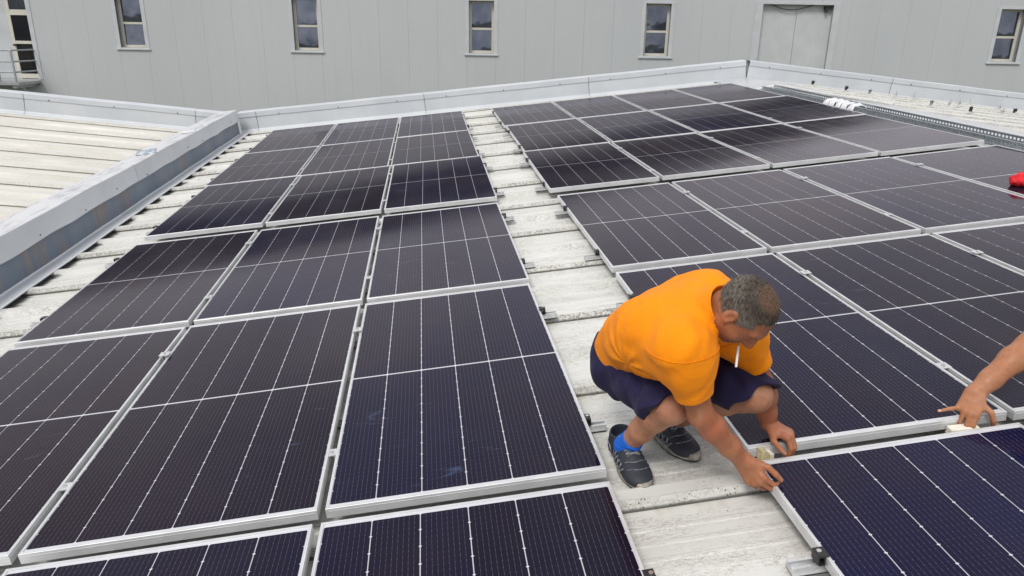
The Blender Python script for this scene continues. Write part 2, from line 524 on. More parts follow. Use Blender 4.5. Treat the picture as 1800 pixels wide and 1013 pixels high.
# ------------------------------------------------------------------ mesh builder
class MB:
    def __init__(self):
        self.v, self.f, self.mi = [], [], []
        self.cur = 0

    def add(self, vs, fs):
        b = len(self.v)
        self.v += [tuple(p) for p in vs]
        self.f += [tuple(i + b for i in q) for q in fs]
        self.mi += [self.cur] * len(fs)
        return self

    def box(self, lo, hi):
        x0, y0, z0 = lo; x1, y1, z1 = hi
        return self.add([(x0, y0, z0), (x1, y0, z0), (x1, y1, z0), (x0, y1, z0), (x0, y0, z1), (x1, y0, z1), (x1, y1, z1), (x0, y1, z1)],
                        [(0, 3, 2, 1), (4, 5, 6, 7), (0, 1, 5, 4), (1, 2, 6, 5), (2, 3, 7, 6), (3, 0, 4, 7)])

    def extrude_x(self, prof, x0, x1, closed=False, caps=False, segs=1, wob=None):
        """profile of (y, z) pulled along x"""
        n = len(prof)
        vs, fs = [], []
        for s in range(segs + 1):
            xx = x0 + (x1 - x0) * s / segs
            for (py, pz) in prof:
                vs.append((xx, py, pz + (wob(xx, py) if wob else 0)))
        m = n if closed else n - 1
        for s in range(segs):
            for i in range(m):
                j = (i + 1) % n
                fs.append((s * n + i, s * n + j, (s + 1) * n + j, (s + 1) * n + i))
        if caps:
            fs.append(tuple(range(n - 1, -1, -1)))
            fs.append(tuple(segs * n + i for i in range(n)))
        return self.add(vs, fs)

    def extrude_y(self, prof, y0, y1, closed=False, caps=False, segs=1, wob=None):
        b = MB()
        b.extrude_x(prof, y0, y1, closed, caps, segs, None)
        vs = []
        for p in b.v:
            q = [p[1], p[0], p[2]]
            if wob:
                q = wob(q)
            vs.append(q)
        return self.add(vs, [tuple(reversed(q)) for q in b.f])

    def tube(self, pts, r, n=8, cap=True):
        pts = [Vector(p) for p in pts]
        rs = r if isinstance(r, (list, tuple)) else [r] * len(pts)
        vs, fs = [], []
        t0 = (pts[1] - pts[0]).normalized()
        up = Vector((0, 0, 1)) if abs(t0.z) < .9 else Vector((1, 0, 0))
        u = t0.cross(up).normalized()
        for i, p in enumerate(pts):
            t = (pts[min(i + 1, len(pts) - 1)] - pts[max(i - 1, 0)]).normalized()
            u = (u - t * u.dot(t)).normalized()
            w = t.cross(u)
            for k in range(n):
                a_ = 2 * PI * k / n
                vs.append(p + (u * math.cos(a_) + w * math.sin(a_)) * rs[i])
        for i in range(len(pts) - 1):
            for k in range(n):
                fs.append((i * n + k, i * n + (k + 1) % n, (i + 1) * n + (k + 1) % n, (i + 1) * n + k))
        if cap:
            fs.append(tuple(range(n - 1, -1, -1)))
            fs.append(tuple((len(pts) - 1) * n + k for k in range(n)))
        return self.add(vs, fs)

    def cyl(self, p, axis, r, h, n=12):
        p = Vector(p); axis = Vector(axis).normalized()
        return self.tube([p, p + axis * h], r, n)

    def mesh(self, name, mats, smooth=False):
        me = bpy.data.meshes.new(name)
        me.from_pydata(self.v, [], self.f)
        if not isinstance(mats, (list, tuple)):
            mats = [mats]
        for m_ in mats:
            me.materials.append(M[m_])
        if len(mats) > 1:
            me.polygons.foreach_set('material_index', self.mi)
        if smooth:
            me.polygons.foreach_set('use_smooth', [True] * len(me.polygons))
        me.update()
        return me

    def build(self, name, mats, parent=None, smooth=False, bevel=0.):
        o = bpy.data.objects.new(name, self.mesh(name, mats, smooth))
        COL.objects.link(o)
        if parent:
            o.parent = parent
        if bevel:
            b = o.modifiers.new('bevel', 'BEVEL')
            b.width = bevel
            b.segments = 2
            b.limit_method = 'ANGLE'
        return o


def tag(o, label=None, cat=None, group=None, kind=None):
    if label: o['label'] = label
    if cat: o['category'] = cat
    if group: o['group'] = group
    if kind: o['kind'] = kind
    return o


def thing(name, label, cat, mat=None, group=None, kind=None):
    o = bpy.data.objects.new(name, None)
    o.empty_display_size = .1
    COL.objects.link(o)
    if mat is not None:
        o.matrix_world = mat
    return tag(o, label, cat, group, kind)


def inst(name, me, parent=None, loc=(0, 0, 0)):
    o = bpy.data.objects.new(name, me)
    COL.objects.link(o)
    if parent: o.parent = parent
    o.location = loc
    return o


def T(x, y, z):
    return Matrix.Translation((x, y, z))


def Rt(angle, axis):
    return Matrix.Rotation(angle, 4, axis)


# ------------------------------------------------------------------ terrain
mb = MB()
mb.add([(-3000, -3000, 0), (3000, -3000, 0), (3000, 3000, 0), (-3000, 3000, 0)], [(0, 1, 2, 3)])
tag(mb.build('ground', 'grass_ground'), kind='structure')
mb = MB()
nA = 160
ring = []
for k, (rad, hgt) in enumerate([(500, 0), (700, 8), (1000, 20), (1500, 46), (2200, 30), (2800, 0)]):
    for i in range(nA):
        t = 2 * PI * i / nA
        n_ = noise.noise(Vector((math.cos(t) * 2.5, math.sin(t) * 2.5, k * .4))) + .5 * noise.noise(Vector((math.cos(t) * 7, math.sin(t) * 7, k)))
        ring.append((math.cos(t) * rad, math.sin(t) * rad, max(.0, hgt * (1 + .8 * n_)) + (0.02 if k in (0, 5) else 0)))
fs = []
for k in range(5):
    for i in range(nA):
        fs.append((k * nA + i, k * nA + (i + 1) % nA, (k + 1) * nA + (i + 1) % nA, (k + 1) * nA + i))
mb.add(ring, fs)
tag(mb.build('hills', 'hill_green', smooth=True), kind='structure')
mb = MB()
mb.add([(-420, -480, .05), (300, -460, .05), (260, -140, .05), (-380, -120, .05)], [(0, 1, 2, 3)])
tag(mb.build('field', 'dry_field'), kind='structure')

# ------------------------------------------------------------------ roofs of trapezoid sheets
PITCH = .868
PAN, RIB = -.108, .038


def sheet_profile():
    h = PITCH / 2
    p = [(-.002, .002), (-.002, .005), (.001, .006), (.020, RIB), (.088, RIB), (.112, 0.)]
    for s in (.19, .265, .34):
        p += [(s, 0.), (s + .006, .003), (s + .020, .003), (s + .026, 0.)]
    p += [(h, 0.), (h + .021, RIB - .003), (h + .086, RIB - .003), (h + .11, 0.)]
    for s in (.17, .245, .32):
        p += [(h + s, 0.), (h + s + .006, .003), (h + s + .020, .003), (h + s + .026, 0.)]
    p += [(PITCH - .0, 0.), (PITCH + .012, 0.002)]
    return p


def roof_slope(label_name, mat_frame, x0, x1, k0, k1, mat):
    root = bpy.data.objects.new('roof', None)
    COL.objects.link(root)
    root.matrix_world = mat_frame
    root['kind'] = 'structure'
    b = MB()
    b.extrude_x(sheet_profile(), x0, x1, segs=6, wob=lambda x, y: .0012 * math.sin(x * 3.1 + y * 5))
    me = b.mesh('roof_sheet', mat)
    for k in range(k0, k1):
        o = inst('roof_sheet', me, root, (0, -.13 + PITCH * k, 0))
        o.rotation_euler = (0, 0, rng.normal(0, .0006))
        o.color = (1, 1, 1, .22 if k <= 0 else float(rng.uniform(.65, 1.0)))
    return root


VAL_X, RIDGE_X = -4.1, 5.43
roof_slope('slope under the panels', MR @ T(0, 0, PAN), -3.752, 5.30, -4, 14, 'white_roof_paint')
ML = MR @ T(VAL_X, 0, PAN) @ Rt(.205, 'Y')
roof_slope('left', ML, -14.0, -.05, -1, 14, 'cream_roof_paint')
MRR = MR @ T(RIDGE_X, 0, PAN + .015) @ Rt(.205, 'Y')
roof_slope('right', MRR, .12, 12.0, -2, 14, 'white_roof_paint')

# ------------------------------------------------------------------ gutter wall in the valley (parapet box between the roofs)
gw = thing('valley_wall', 'long low white capped wall with rusty blue side between the two roof slopes', 'wall', MR)
Y0g, Y1g = -4.0, 11.36


def wav(amp, fr, ph=0):
    return lambda q: [q[0] + amp * math.sin(q[1] * fr + ph) * .5, q[1], q[2]]


b = MB()
b.extrude_y([(-4.225, .295), (-4.21, .318), (-3.905, .326), (-3.897, .321)], Y0g, Y1g, segs=30,
            wob=lambda q: [q[0], q[1], q[2] + .003 * math.sin(q[1] * 2.7)])
b.build('cap', 'scuffed_flashing', gw)
seams = [Y0g, -.6, 3.0, 6.4, 9.2, Y1g]
for i in range(len(seams) - 1):
    b = MB()
    def wb(q):
        low = 1 if q[2] < .2 else 0
        return [q[0] + low * (.004 * math.sin(q[1] * 5.3) + .003 * math.sin(q[1] * 11)), q[1], q[2] + low * .005 * math.sin(q[1] * 6.1 + 1)]
    b.extrude_y([(-3.897, .3205), (-3.895, .31), (-3.893, .135), (-3.903, .127)], seams[i] + .004, seams[i + 1] - .002 + .012 * (i % 2), segs=22, wob=wb)
    b.build('fascia', 'white_flashing', gw)
b = MB()
b.extrude_y([(-3.93, .30), (-3.93, -.40)], Y0g, Y1g)
b.build('side_sheet', 'rusty_blue_sheet', gw)
b = MB()
b.extrude_y([(-4.235, .30), (-4.235, -.2)], Y0g, Y1g)
b.build('back_sheet', 'white_flashing', gw)
for yy in np.arange(-2.5, 11, .83):
    b = MB()
    b.cyl((-3.8935, yy + rng.uniform(-.1, .1), .15 + rng.uniform(-.01, .05)), (1, 0, 0), .007, .006, 8)
    b.build('rivet', 'dark_rubber', gw)
b = MB()
b.extrude_y([(-3.925, -.4), (-3.6, -.4)], Y0g, Y1g)
tag(b.build('gutter', 'gutter_dark', None), kind='structure').matrix_world = MR
fl = thing('edge_flashing', 'narrow white flashing strip along the foot of the rusty blue wall', 'flashing', MR)
ys = [-4.0, .2, 3.42, 5.8, 8.6, 11.3]
for i in range(5):
    b = MB()
    zz = .0015 * (i % 2)
    b.extrude_y([(-3.927, -.085 + zz), (-3.92, -.099 + zz), (-3.726, -.064 + zz), (-3.716, -.068 + zz), (-3.718, -.076 + zz)], ys[i], ys[i + 1] + .05, segs=10,
                wob=lambda q: [q[0], q[1], q[2] + .002 * math.sin(q[1] * 4)])
    b.build('strip', 'white_flashing', fl)


# ------------------------------------------------------------------ far parapets
def parapet(label, mat, pieces, x_of, h=.36, rise=0.0):
    """pieces: list of joint positions along local x; local y = face"""
    root = thing('parapet_wall', label, 'parapet', mat, 'low white parapets along the far roof edge')
    for i in range(len(pieces) - 1):
        a_, c_ = pieces[i] + .003, pieces[i + 1] - .003
        b = MB()
        w = lambda x, y: .003 * math.sin(x * 2.3)
        b.extrude_x([(-.055, .004), (-.05, .012), (-.012, .045), (-.004, .06), (0, h - .085)], a_, c_, segs=8)
        b.build('face_panel', 'white_flashing', root)
        b = MB()
        b.extrude_x([(-.006, h - .088), (-.012, h - .085), (-.012, h - .004), (-.006, h + .002), (.16, h + .012), (.165, h - .06)], a_ - .002, c_ + .002, segs=8,
                    wob=lambda x, y: .002 * math.sin(x * 3.3))
        b.build('cap', 'white_flashing', root)
        # standing joint with sealant
        b = MB()
        pts = [(c_ + .003 + .004 * math.sin(q * 2.2), -.016 if zz > h - .09 else -.005, zz) for q, zz in enumerate(np.linspace(.05, h, 9))]
        b.tube(pts, .0026, 5)
        b.build('joint', 'sealant_grey', root)
        for xx in np.arange(a_ + .4, c_ - .2, 1.05):
            b = MB()
            b.cyl((xx, -.012, h - .075), (0, -1, 0), .010, .006, 8)
            b.build('rivet', 'dark_rubber', root)
    b = MB()
    b.extrude_x([(.165, h - .055), (.165, -.6)], pieces[0], pieces[-1])
    b.build('back', 'white_flashing', root)
    return root


PY = 11.50
parapet('white parapet behind the solar panels, rising from valley wall to ridge', MR @ T(0, PY, PAN), [-3.93, -3.62, -.62, 2.42, RIDGE_X], None)
parapet('white parapet behind the bare cream roof, left of the valley wall', MR @ T(VAL_X, PY, PAN) @ Rt(.205, 'Y'), [-12.5, -9.4, -6.4, -3.42, -.62, -.02], None)
parapet('white parapet beyond the ridge, falling away behind the loose clamps', MR @ T(RIDGE_X, PY, PAN) @ Rt(.205, 'Y'), [.003, 2.95, 6.0, 9.0, 12.0], None)

# ridge flashing
rd = thing('ridge_flashing', 'bright folded metal flashing covering the roof ridge beside the cable tray', 'flashing', MR)
yb = [-3.0, 1.8, 5.2, 8.3, 11.44]
for i in range(4):
    b = MB()
    s_ = .205
    zt = -.058 + .0015 * (i % 2)
    b.extrude_y([(4.80, zt - .008), (4.81, zt), (RIDGE_X, zt + .004), (RIDGE_X + .48, zt + .002 - .48 * s_ + .0), (RIDGE_X + .49, zt - .012 - .49 * s_)], yb[i], yb[i + 1] + .04, segs=8,
                wob=lambda q: [q[0], q[1], q[2] + .0025 * math.sin(q[1] * 3.3 + q[0])])
    b.build('cap_sheet', 'galvanised_steel' if False else 'mill_aluminium', rd)

# ------------------------------------------------------------------ the hall behind
hV = Vector((0.98745165, -0.11983921, -0.10284844)).normalized()
hV = (hV - UPV * hV.dot(UPV)).normalized()
nV = hV.cross(UPV)
yV = -nV                                                               # away from the camera
OV = Vector((2.43742565, 24.24700711, -0.10106630))
MWm = Matrix.Identity(4)
for i in range(3):
    MWm[i][0], MWm[i][1], MWm[i][2], MWm[i][3] = hV[i], yV[i], UPV[i], OV[i]
MW = MR @ MWm
hall = thing('warehouse_building', 'long pale grey clad warehouse with narrow windows behind the roof', 'building', MW)
WP = 1.005
TOP, BOT = 3.5, -8.0
wins = [-1.065 + 6.03 * k for k in (-4, -3, -2, -1, 0, 1, 3, 4, 5)]
wins = [w for w in wins if not (-19 < w < -15)]
openings = [(w - .43, w + .43, .10, 1.80) for w in wins] + [(8.50, 10.90, -1.2, 1.84), (-18.3, -16.63, -1.02, 3.0)]


def clad(x0, x1):
    """one cladding panel with its openings cut away"""
    b = MB()
    th = .10
    cuts = [o_ for o_ in openings if o_[0] < x1 and o_[1] > x0]
    xs = sorted({x0, x1, *[max(x0, o_[0]) for o_ in cuts], *[min(x1, o_[1]) for o_ in cuts]})
    for i in range(len(xs) - 1):
        xa, xb = xs[i], xs[i + 1]
        if xb - xa < .002:
            continue
        mid = (xa + xb) / 2
        c_ = [o_ for o_ in cuts if o_[0] < mid < o_[1]]
        zs = [(BOT, TOP)] if not c_ else [(BOT, c_[0][2]), (c_[0][3], TOP)]
        for za_, zb_ in zs:
            b.box((xa, 0, za_), (xb, th, zb_))
    return b


for k in range(-22, 27):
    x0 = -1.5675 + WP * k
    full = [o_ for o_ in openings if o_[0] <= x0 + .003 and o_[1] >= x0 + WP - .003]
    if full:
        for za_, zb_ in ((BOT, full[0][2]), (full[0][3], TOP)):
            if zb_ > za_:
                b = MB(); b.box((x0 + .0016, 0, za_), (x0 + WP - .0016, .10, zb_)); b.build('wall_panel', 'grey_cladding', hall)
        continue
    clad(x0 + .0016, x0 + WP - .0016).build('wall_panel', 'grey_cladding', hall)
b = MB()
b.box((-23.6, .05, BOT), (25.5, .099, -1.3))                       # liner seen in the joints
b.box((-23.6, .05, 1.86), (25.5, .099, TOP))
b.build('joint_liner', 'grey_cladding', hall)
b = MB()
at = [(-24.0, TOP), (25.9, TOP), (25.9, 3.62), (0, 5.15), (-24.0, 5.45)]   # unseen dark strip, added and shaped for its reflection in the panels
b.add([(x_, y_, z_) for y_ in (-.06, .6) for (x_, z_) in at], [(0, 1, 2, 3, 4), (9, 8, 7, 6, 5)] + [(i, i + 5, (i + 1) % 5 + 5, (i + 1) % 5) for i in range(5)])
b.build('added_dark_strip', 'added_strip_dark', hall)
b = MB()
rl = [(25.95, 3.63), (0, 5.16), (-24.05, 5.46)]
b.add([(x_, y_, z_ + dz_) for dz_ in (0, .08) for y_ in (-.12, 18) for (x_, z_) in rl],
      [(0, 1, 4, 3), (1, 2, 5, 4), (6, 9, 10, 7), (7, 10, 11, 8), (0, 6, 7, 1), (1, 7, 8, 2), (3, 4, 10, 9), (4, 5, 11, 10), (0, 3, 9, 6), (2, 8, 11, 5)])
b.build('roof', 'reveal_grey', hall)
b = MB()
b.box((-23.7, .7, BOT), (-23.6, 18, TOP)); b.box((25.5, .7, BOT), (25.6, 18, TOP)); b.box((-23.6, 17.9, BOT), (25.5, 18, TOP))
b.build('wall', 'grey_cladding', hall)

for w in wins:
    D_ = .30
    b = MB()                                                          # outer white surround
    x0, x1, z0, z1 = w - .43, w + .43, .10, 1.80
    b.box((x0 - .13, -.018, z0 - .03), (x0, -.002, z1 + .07)); b.box((x1, -.018, z0 - .03), (x1 + .13, -.002, z1 + .07))
    b.box((x0 + .001, -.018, z1), (x1 - .001, -.002, z1 + .07))
    win = b.build('window', 'white_trim', hall)
    b = MB()                                                          # reveal
    b.box((x0 - .02, 0.002, z0), (x0, D_, z1)); b.box((x1, 0.002, z0), (x1 + .02, D_, z1)); b.box((x0, 0.002, z1), (x1, D_, z1 + .02)); b.box((x0, .002, z0 - .02), (x1, D_, z0))
    b.build('reveal', 'reveal_grey', win)
    b = MB()
    b.extrude_x([(-.002, z0 - .028), (-.05, z0 - .035), (-.05, z0 - .075), (-.03, z0 - .075), (-.002, z0 - .06)], x0 - .16, x1 + .16, closed=True, caps=True)
    b.build('sill', 'white_trim', win)
    b = MB()
    fx0, fx1, fz0, fz1 = x0 + .001, x1 - .001, z0 + .001, z1 - .001
    yf0, yf1 = D_ - .10, D_ - .03
    b.box((fx0, yf0, fz0), (fx0 + .085, yf1, fz1)); b.box((fx1 - .085, yf0, fz0), (fx1, yf1, fz1))
    b.box((fx0 + .085, yf0, fz1 - .07), (fx1 - .085, yf1, fz1)); b.box((fx0 + .085, yf0, fz0), (fx1 - .085, yf1, fz0 + .085))
    zm = .90
    b.box((fx0 + .085, yf0 + .004, zm - .035), (fx1 - .085, yf1, zm + .035))
    b.build('frame', 'beige_frame', win)
    for (za_, zb_) in ((fz0 + .085, zm - .035), (zm + .035, fz1 - .07)):
        b = MB()
        cx, cz = (fx0 + fx1) / 2, (za_ + zb_) / 2
        hw, hh = (fx1 - fx0) / 2 - .085, (zb_ - za_) / 2
        b.box((-hw, 0, -hh), (hw, .02, hh))
        p = b.build('pane', 'window_glass', win)
        p.location = (cx, D_ - .065, cz)
        p.rotation_euler = (math.radians((-1.35 if za_ < .5 else -.5) + rng.normal(0, .15)), 0, math.radians(rng.normal(0, .4)))

# big service door
b = MB()
b.box((8.24, -.02, -1.2), (8.50, -.002, 1.92)); b.box((10.90, -.02, -1.2), (11.12, -.002, 1.92)); b.box((8.501, -.02, 1.84), (10.899, -.002, 1.92))
b.box((8.47, .002, -1.2), (8.50, .22, 1.84)); b.box((10.90, .002, -1.2), (10.93, .22, 1.84)); b.box((8.50, .002, 1.84), (10.90, .22, 1.87))
door = b.build('service_door', 'white_trim', hall)
for (xa, xb) in ((8.50, 9.72), (9.73, 10.90)):
    b = MB()
    prof = []
    n_ = 14
    for i in range(n_ * 2 + 1):
        t = xa + (xb - xa) * i / (2 * n_)
        prof.append((t, .16 + (.004 if i % 2 else 0)))
    vs = [(t, yy, z_) for z_ in (-1.2, 1.84) for (t, yy) in prof]
    m_ = len(prof)
    b.add(vs, [(i, i + 1, m_ + i + 1, m_ + i) for i in range(m_ - 1)])
    b.build('door_leaf', 'door_cladding', door)
b = MB()
pts = [(8.75 + 1.55 * t, .06, 1.86 - .22 * math.sin(PI * t) * (1 - .3 * t)) for t in np.linspace(0, 1, 14)]
b.tube(pts, .012, 5)
b.build('hanging_cable', 'dark_rubber', door)
b = MB()
b.box((10.62, .03, 1.70), (10.86, .15, 1.80)); b.cyl((10.68, .08, 1.69), (0, -.3, -1), .05, .08, 10)
b.build('door_lamp', 'dark_rubber', door)

# balcony door at the left
b = MB()
b.box((-16.62, -.02, -1.02), (-16.47, -.002, 3.05)); b.box((-18.45, -.02, -1.02), (-18.30, -.002, 3.05))
b.box((-16.62, .002, -1.02), (-16.60, .26, 3.0)); b.box((-18.32, .002, -1.02), (-18.30, .26, 3.0))
ed = b.build('balcony_door', 'white_trim', hall)
b = MB()
b.box((-18.30, .20, -1.02), (-17.42, .26, 3.0))
b.build('side_panel', 'white_trim', ed)
b = MB()
yy0, yy1 = .14, .22
b.box((-17.42, yy0, -1.02), (-17.30, yy1, 3.0)); b.box((-16.68, yy0, -1.02), (-16.621, yy1, 3.0))
for z_, hh in ((-1.0, .16), (.16, .10), (1.10, .18), (2.4, .12)):
    b.box((-17.30, yy0 + .003, z_), (-16.68, yy1, z_ + hh))
b.build('frame', 'beige_frame', ed)
for (za_, zb_, m_) in ((-.84, .16, 'dark_door_glass'), (.26, 1.10, 'dark_door_glass'), (1.28, 2.4, 'window_glass')):
    b = MB()
    b.box((-17.30, .17, za_), (-16.68, .19, zb_))
    b.build('pane', m_, ed)
b = MB()
b.cyl((-17.36, .10, .12), (1, 0, .1), .03, .16, 8)
b.build('handle', 'dark_rubber', ed)

bal = thing('balcony', 'small grey steel balcony with railing at the left end of warehouse', 'balcony', MW)
b = MB()
b.box((-20.4, -1.25, -1.14), (-16.55, -.03, -1.05))
b.build('platform', 'galv_rail', bal)
for z_ in (-.02, -.38, -.72):
    b = MB()
    b.tube([(-20.4, -1.22, z_), (-16.62, -1.22, z_), (-16.62, -.04, z_)], .026, 8)
    b.build('rail', 'galv_rail', bal)
for xx in (-20.3, -19.6, -18.95, -18.3, -17.72, -17.18, -16.64):
    b = MB()
    b.box((xx - .025, -1.245, -1.05), (xx + .025, -1.195, -.02))
    b.build('post', 'galv_rail', bal)
for xx in (-16.75, -19.5):
    b = MB()
    b.tube([(xx, -.9, -1.15), (xx, -.02, -1.95)], .05, 8)
    b.box((xx - .06, -1.2, -1.24), (xx + .06, -.02, -1.15))
    b.build('bracket', 'galv_rail', bal)

# ------------------------------------------------------------------ solar panels
PW, PL = 1.038, 2.077
LIP = .0115


def frame_mesh():
    prof = [(.028, -.040), (0, -.040), (0, -.0012), (.001, 0), (.0046, 0), (.0052, -.0014), (.0064, -.0014), (.007, 0), (LIP - .0006, 0), (LIP, -.0036)]
    b = MB()
    n = len(prof)
    vs = []
    for (sx, sy) in ((-1, -1), (1, -1), (1, 1), (-1, 1)):
        for (ins, z_) in prof:
            vs.append((sx * (PW / 2 - ins), sy * (PL / 2 - ins), z_))
    fs = []
    for c in range(4):
        d = (c + 1) % 4
        for i in range(n - 1):
            fs.append((c * n + i, d * n + i, d * n + i + 1, c * n + i + 1))
    fs = [tuple(reversed(f_)) for f_ in fs]
    b.add(vs, fs)
    # groove line and drain slots along the outer face: shallow rib
    for sx in (-1, 1):
        xo = sx * (PW / 2)
        b.box((min(xo, xo + sx * .0012), -PL / 2 + .01, -.0135), (max(xo, xo + sx * .0012), PL / 2 - .01, -.0115))
    for sy in (-1, 1):
        yo = sy * (PL / 2)
        b.box((-PW / 2 + .01, min(yo, yo + sy * .0012), -.0135), (PW / 2 - .01, max(yo, yo + sy * .0012), -.0115))
    return b.mesh('frame', 'anodised_aluminium')


def backsheet_mesh():
    b = MB()
    x_, y_ = PW / 2 - LIP + .001, PL / 2 - LIP + .001
    b.add([(-x_, -y_, -.0034), (x_, -y_, -.0034), (x_, y_, -.0034), (-x_, y_, -.0034)], [(0, 1, 2, 3)])
    b.add([(-x_, -y_, -.008), (x_, -y_, -.008), (x_, y_, -.008), (-x_, y_, -.008)], [(3, 2, 1, 0)])
    return b.mesh('backsheet', 'backsheet_white')


CW, CG = .1660, .0031
HP = .0838


def string_mesh():
    b = MB()
    h_, g, c = CW / 2, .00012, .0046
    for k in range(12):
        y0, y1 = k * HP + g, (k + 1) * HP - g
        b.add([(-h_ + c, y0, 0), (h_ - c, y0, 0), (h_, y0 + c, 0), (h_, y1 - c, 0), (h_ - c, y1, 0), (-h_ + c, y1, 0), (-h_, y1 - c, 0), (-h_, y0 + c, 0)], [tuple(range(8))])
    return b.mesh('cell_string', 'solar_cell')


FR, BS, CS = frame_mesh(), backsheet_mesh(), string_mesh()
Xc = {2: -1.038, 1: -2.10599387, 0: -3.17398774, 3: .53042215, 4: 1.59895644, 5: 2.66749074, 6: 3.73602503}
Yn = {4: 0.0, 3: 2.12889058, 2: 4.27057126, 1: 6.37263181, 0: 8.47433875, 5: -.04147971 - PL}
ADJ = [[-0.0059, 0.0057, 0.0112, -0.0039, -0.0042], [-0.0213, 0.0096, -0.0002, 0.0, 0.0016], [-0.0099, 0.0019, 0.0, 0.0033, -0.0004],
       [0.0046, -0.0008, -0.0011, 0.0, -0.0002], [0.0139, 0.068, 0.0, 0.0043, -0.0043], [-0.0219, 0.028, -0.0035, 0.0197, -0.0081],
       [0.0018, -0.0218, -0.0158, -0.0044, 0.0032], [0.017, -0.0196, -0.0121, 0.0064, 0.0], [0.0011, -0.0105, -0.0188, 0.0095, 0.0037],
       [0.0216, -0.0233, -0.0104, 0.0116, -0.0049], [-0.001, -0.0372, 0.004, 0.0, -0.0008], [0.019, -0.036, 0.0, 0.0, 0.0]]
ROWN = ['row touching the far parapet', 'second row from the parapet', 'third row from the parapet', 'fourth row from the parapet',
        'second row from the camera', 'nearest row, cut by the photo edge']
ROWN = ['farthest row by parapet', 'second row from parapet', 'third row from parapet', 'fourth row from parapet', 'fifth row from parapet', 'nearest row']
COLN = {0: 'left array, column beside valley wall', 1: 'left array, middle column', 2: 'left array, column along walkway',
        3: 'right array, column along walkway', 4: 'right array, second column from walkway', 5: 'right array, third column from walkway', 6: 'right array, column beside ridge'}
TINT = [(.0045, .0042, .016), (.008, .0048, .013), (.004, .0042, .021), (.006, .0042, .014)]


def panel_frame(c, r):
    a0, a1, zf, zn, th = ADJ[r * 2 + (c >= 3)]
    cx0 = -1.5 if c < 3 else 2.6
    y0 = Yn[r]
    cx, cy = Xc[c] + PW / 2, y0 + PL / 2
    dy_ = cy - ((Yn[r] if r != 5 else -1) + 1)
    X = cx + a0 - th * dy_
    Y = cy + a1 + th * (cx - cx0)
    tilt = math.atan2(zf - zn, PL)
    return MR @ T(X, Y, (zf + zn) / 2) @ Rt(th, 'Z') @ Rt(tilt + rng.normal(0, .0016), 'X') @ Rt(rng.normal(0, .0022), 'Y'), (X, Y, (zf + zn) / 2)


PANELS = {}
for c in range(7):
    for r in range(6):
        if r == 5 and c in (0, 5, 6):
            continue
        mtx, pos = panel_frame(c, r)
        PANELS[c, r] = (mtx, pos)
        p = thing('solar_panel', 'solar panel in the %s, %s' % (COLN[c], ROWN[r]), 'solar panel', mtx, 'solar panels laid in rows on the white roof')
        inst('frame', FR, p)
        inst('backsheet', BS, p)
        base = TINT[int(rng.integers(0, 4))]
        if r == 5:
            base = (.0045, .0052, .031) if c >= 3 else (.0045, .0045, .020)
        for k in range(6):
            for s in (0, 1):
                x_ = (k - 2.5) * (CW + CG)
                y_ = .006 if s else -.006 - 12 * HP
                o = inst('cell_string', CS, p, (x_, y_, -.0027))
                j = rng.normal(1, .07)
                o.color = (base[0] * j, base[1] * j, base[2] * rng.normal(1, .06) * j, 1)

# ------------------------------------------------------------------ clamps and rails


def rail_mesh(length):
    b = MB()
    w_, h_ = .021, .024
    prof = [(-w_ - .006, 0), (-w_ - .006, .003), (-w_, .003), (-w_, h_), (-.010, h_), (-.010, h_ - .006), (-.014, h_ - .009), (-.014, .006), (.014, .006),
            (.014, h_ - .009), (.010, h_ - .006), (.010, h_), (w_, h_), (w_, .003), (w_ + .006, .003), (w_ + .006, 0)]
    b.extrude_x(prof, -length / 2, length / 2, closed=True, caps=True)
    # rubber strip under it
    return b.mesh('mounting_rail', 'mill_aluminium')


RAILM = rail_mesh(.20)
b = MB(); b.box((-.098, -.026, -.006), (.098, .026, -.0005)); PADM = b.mesh('rubber_pad', 'dark_rubber')
# end clamp, local +x points to the panel
b = MB()
b.box((-.026, -.021, -.004), (.009, .021, .003))                      # top plate with the lip over the frame
b.box((-.026, -.021, -.030), (-.021, .021, -.004))                    # rear wall
b.box((-.006, -.021, -.036), (-.002, .021, -.004))                    # inner wall against the frame
b.box((-.021, -.021, -.034), (-.006, .021, -.030))
ENDM = b.mesh('body', 'black_clamp_paint')
b = MB(); b.cyl((-.014, 0, .003), (0, 0, 1), .0075, .006, 12); b.cyl((-.014, 0, -.060), (0, 0, 1), .004, .064, 8)
BOLTM = b.mesh('bolt', 'steel_bolt')
b = MB(); b.box((-.026, -.025, .0015), (.026, .025, .0055)); b.box((-.012, -.025, -.03), (-.009, .025, .0015)); b.box((.009, -.025, -.03), (.012, .025, .0015))
MIDM = b.mesh('body', 'mill_aluminium')
b = MB(); b.cyl((0, 0, .0055), (0, 0, 1), .0075, .006, 12)
MBOLT = b.mesh('bolt', 'steel_bolt')
rowword = ['first', 'second', 'third', 'fourth', 'fifth', 'nearest']


def clamp_ys(r):
    return (Yn[r] + .385, Yn[r] + 1.615) if r not in (5,) else (Yn[5] + .40, Yn[5] + 1.56)


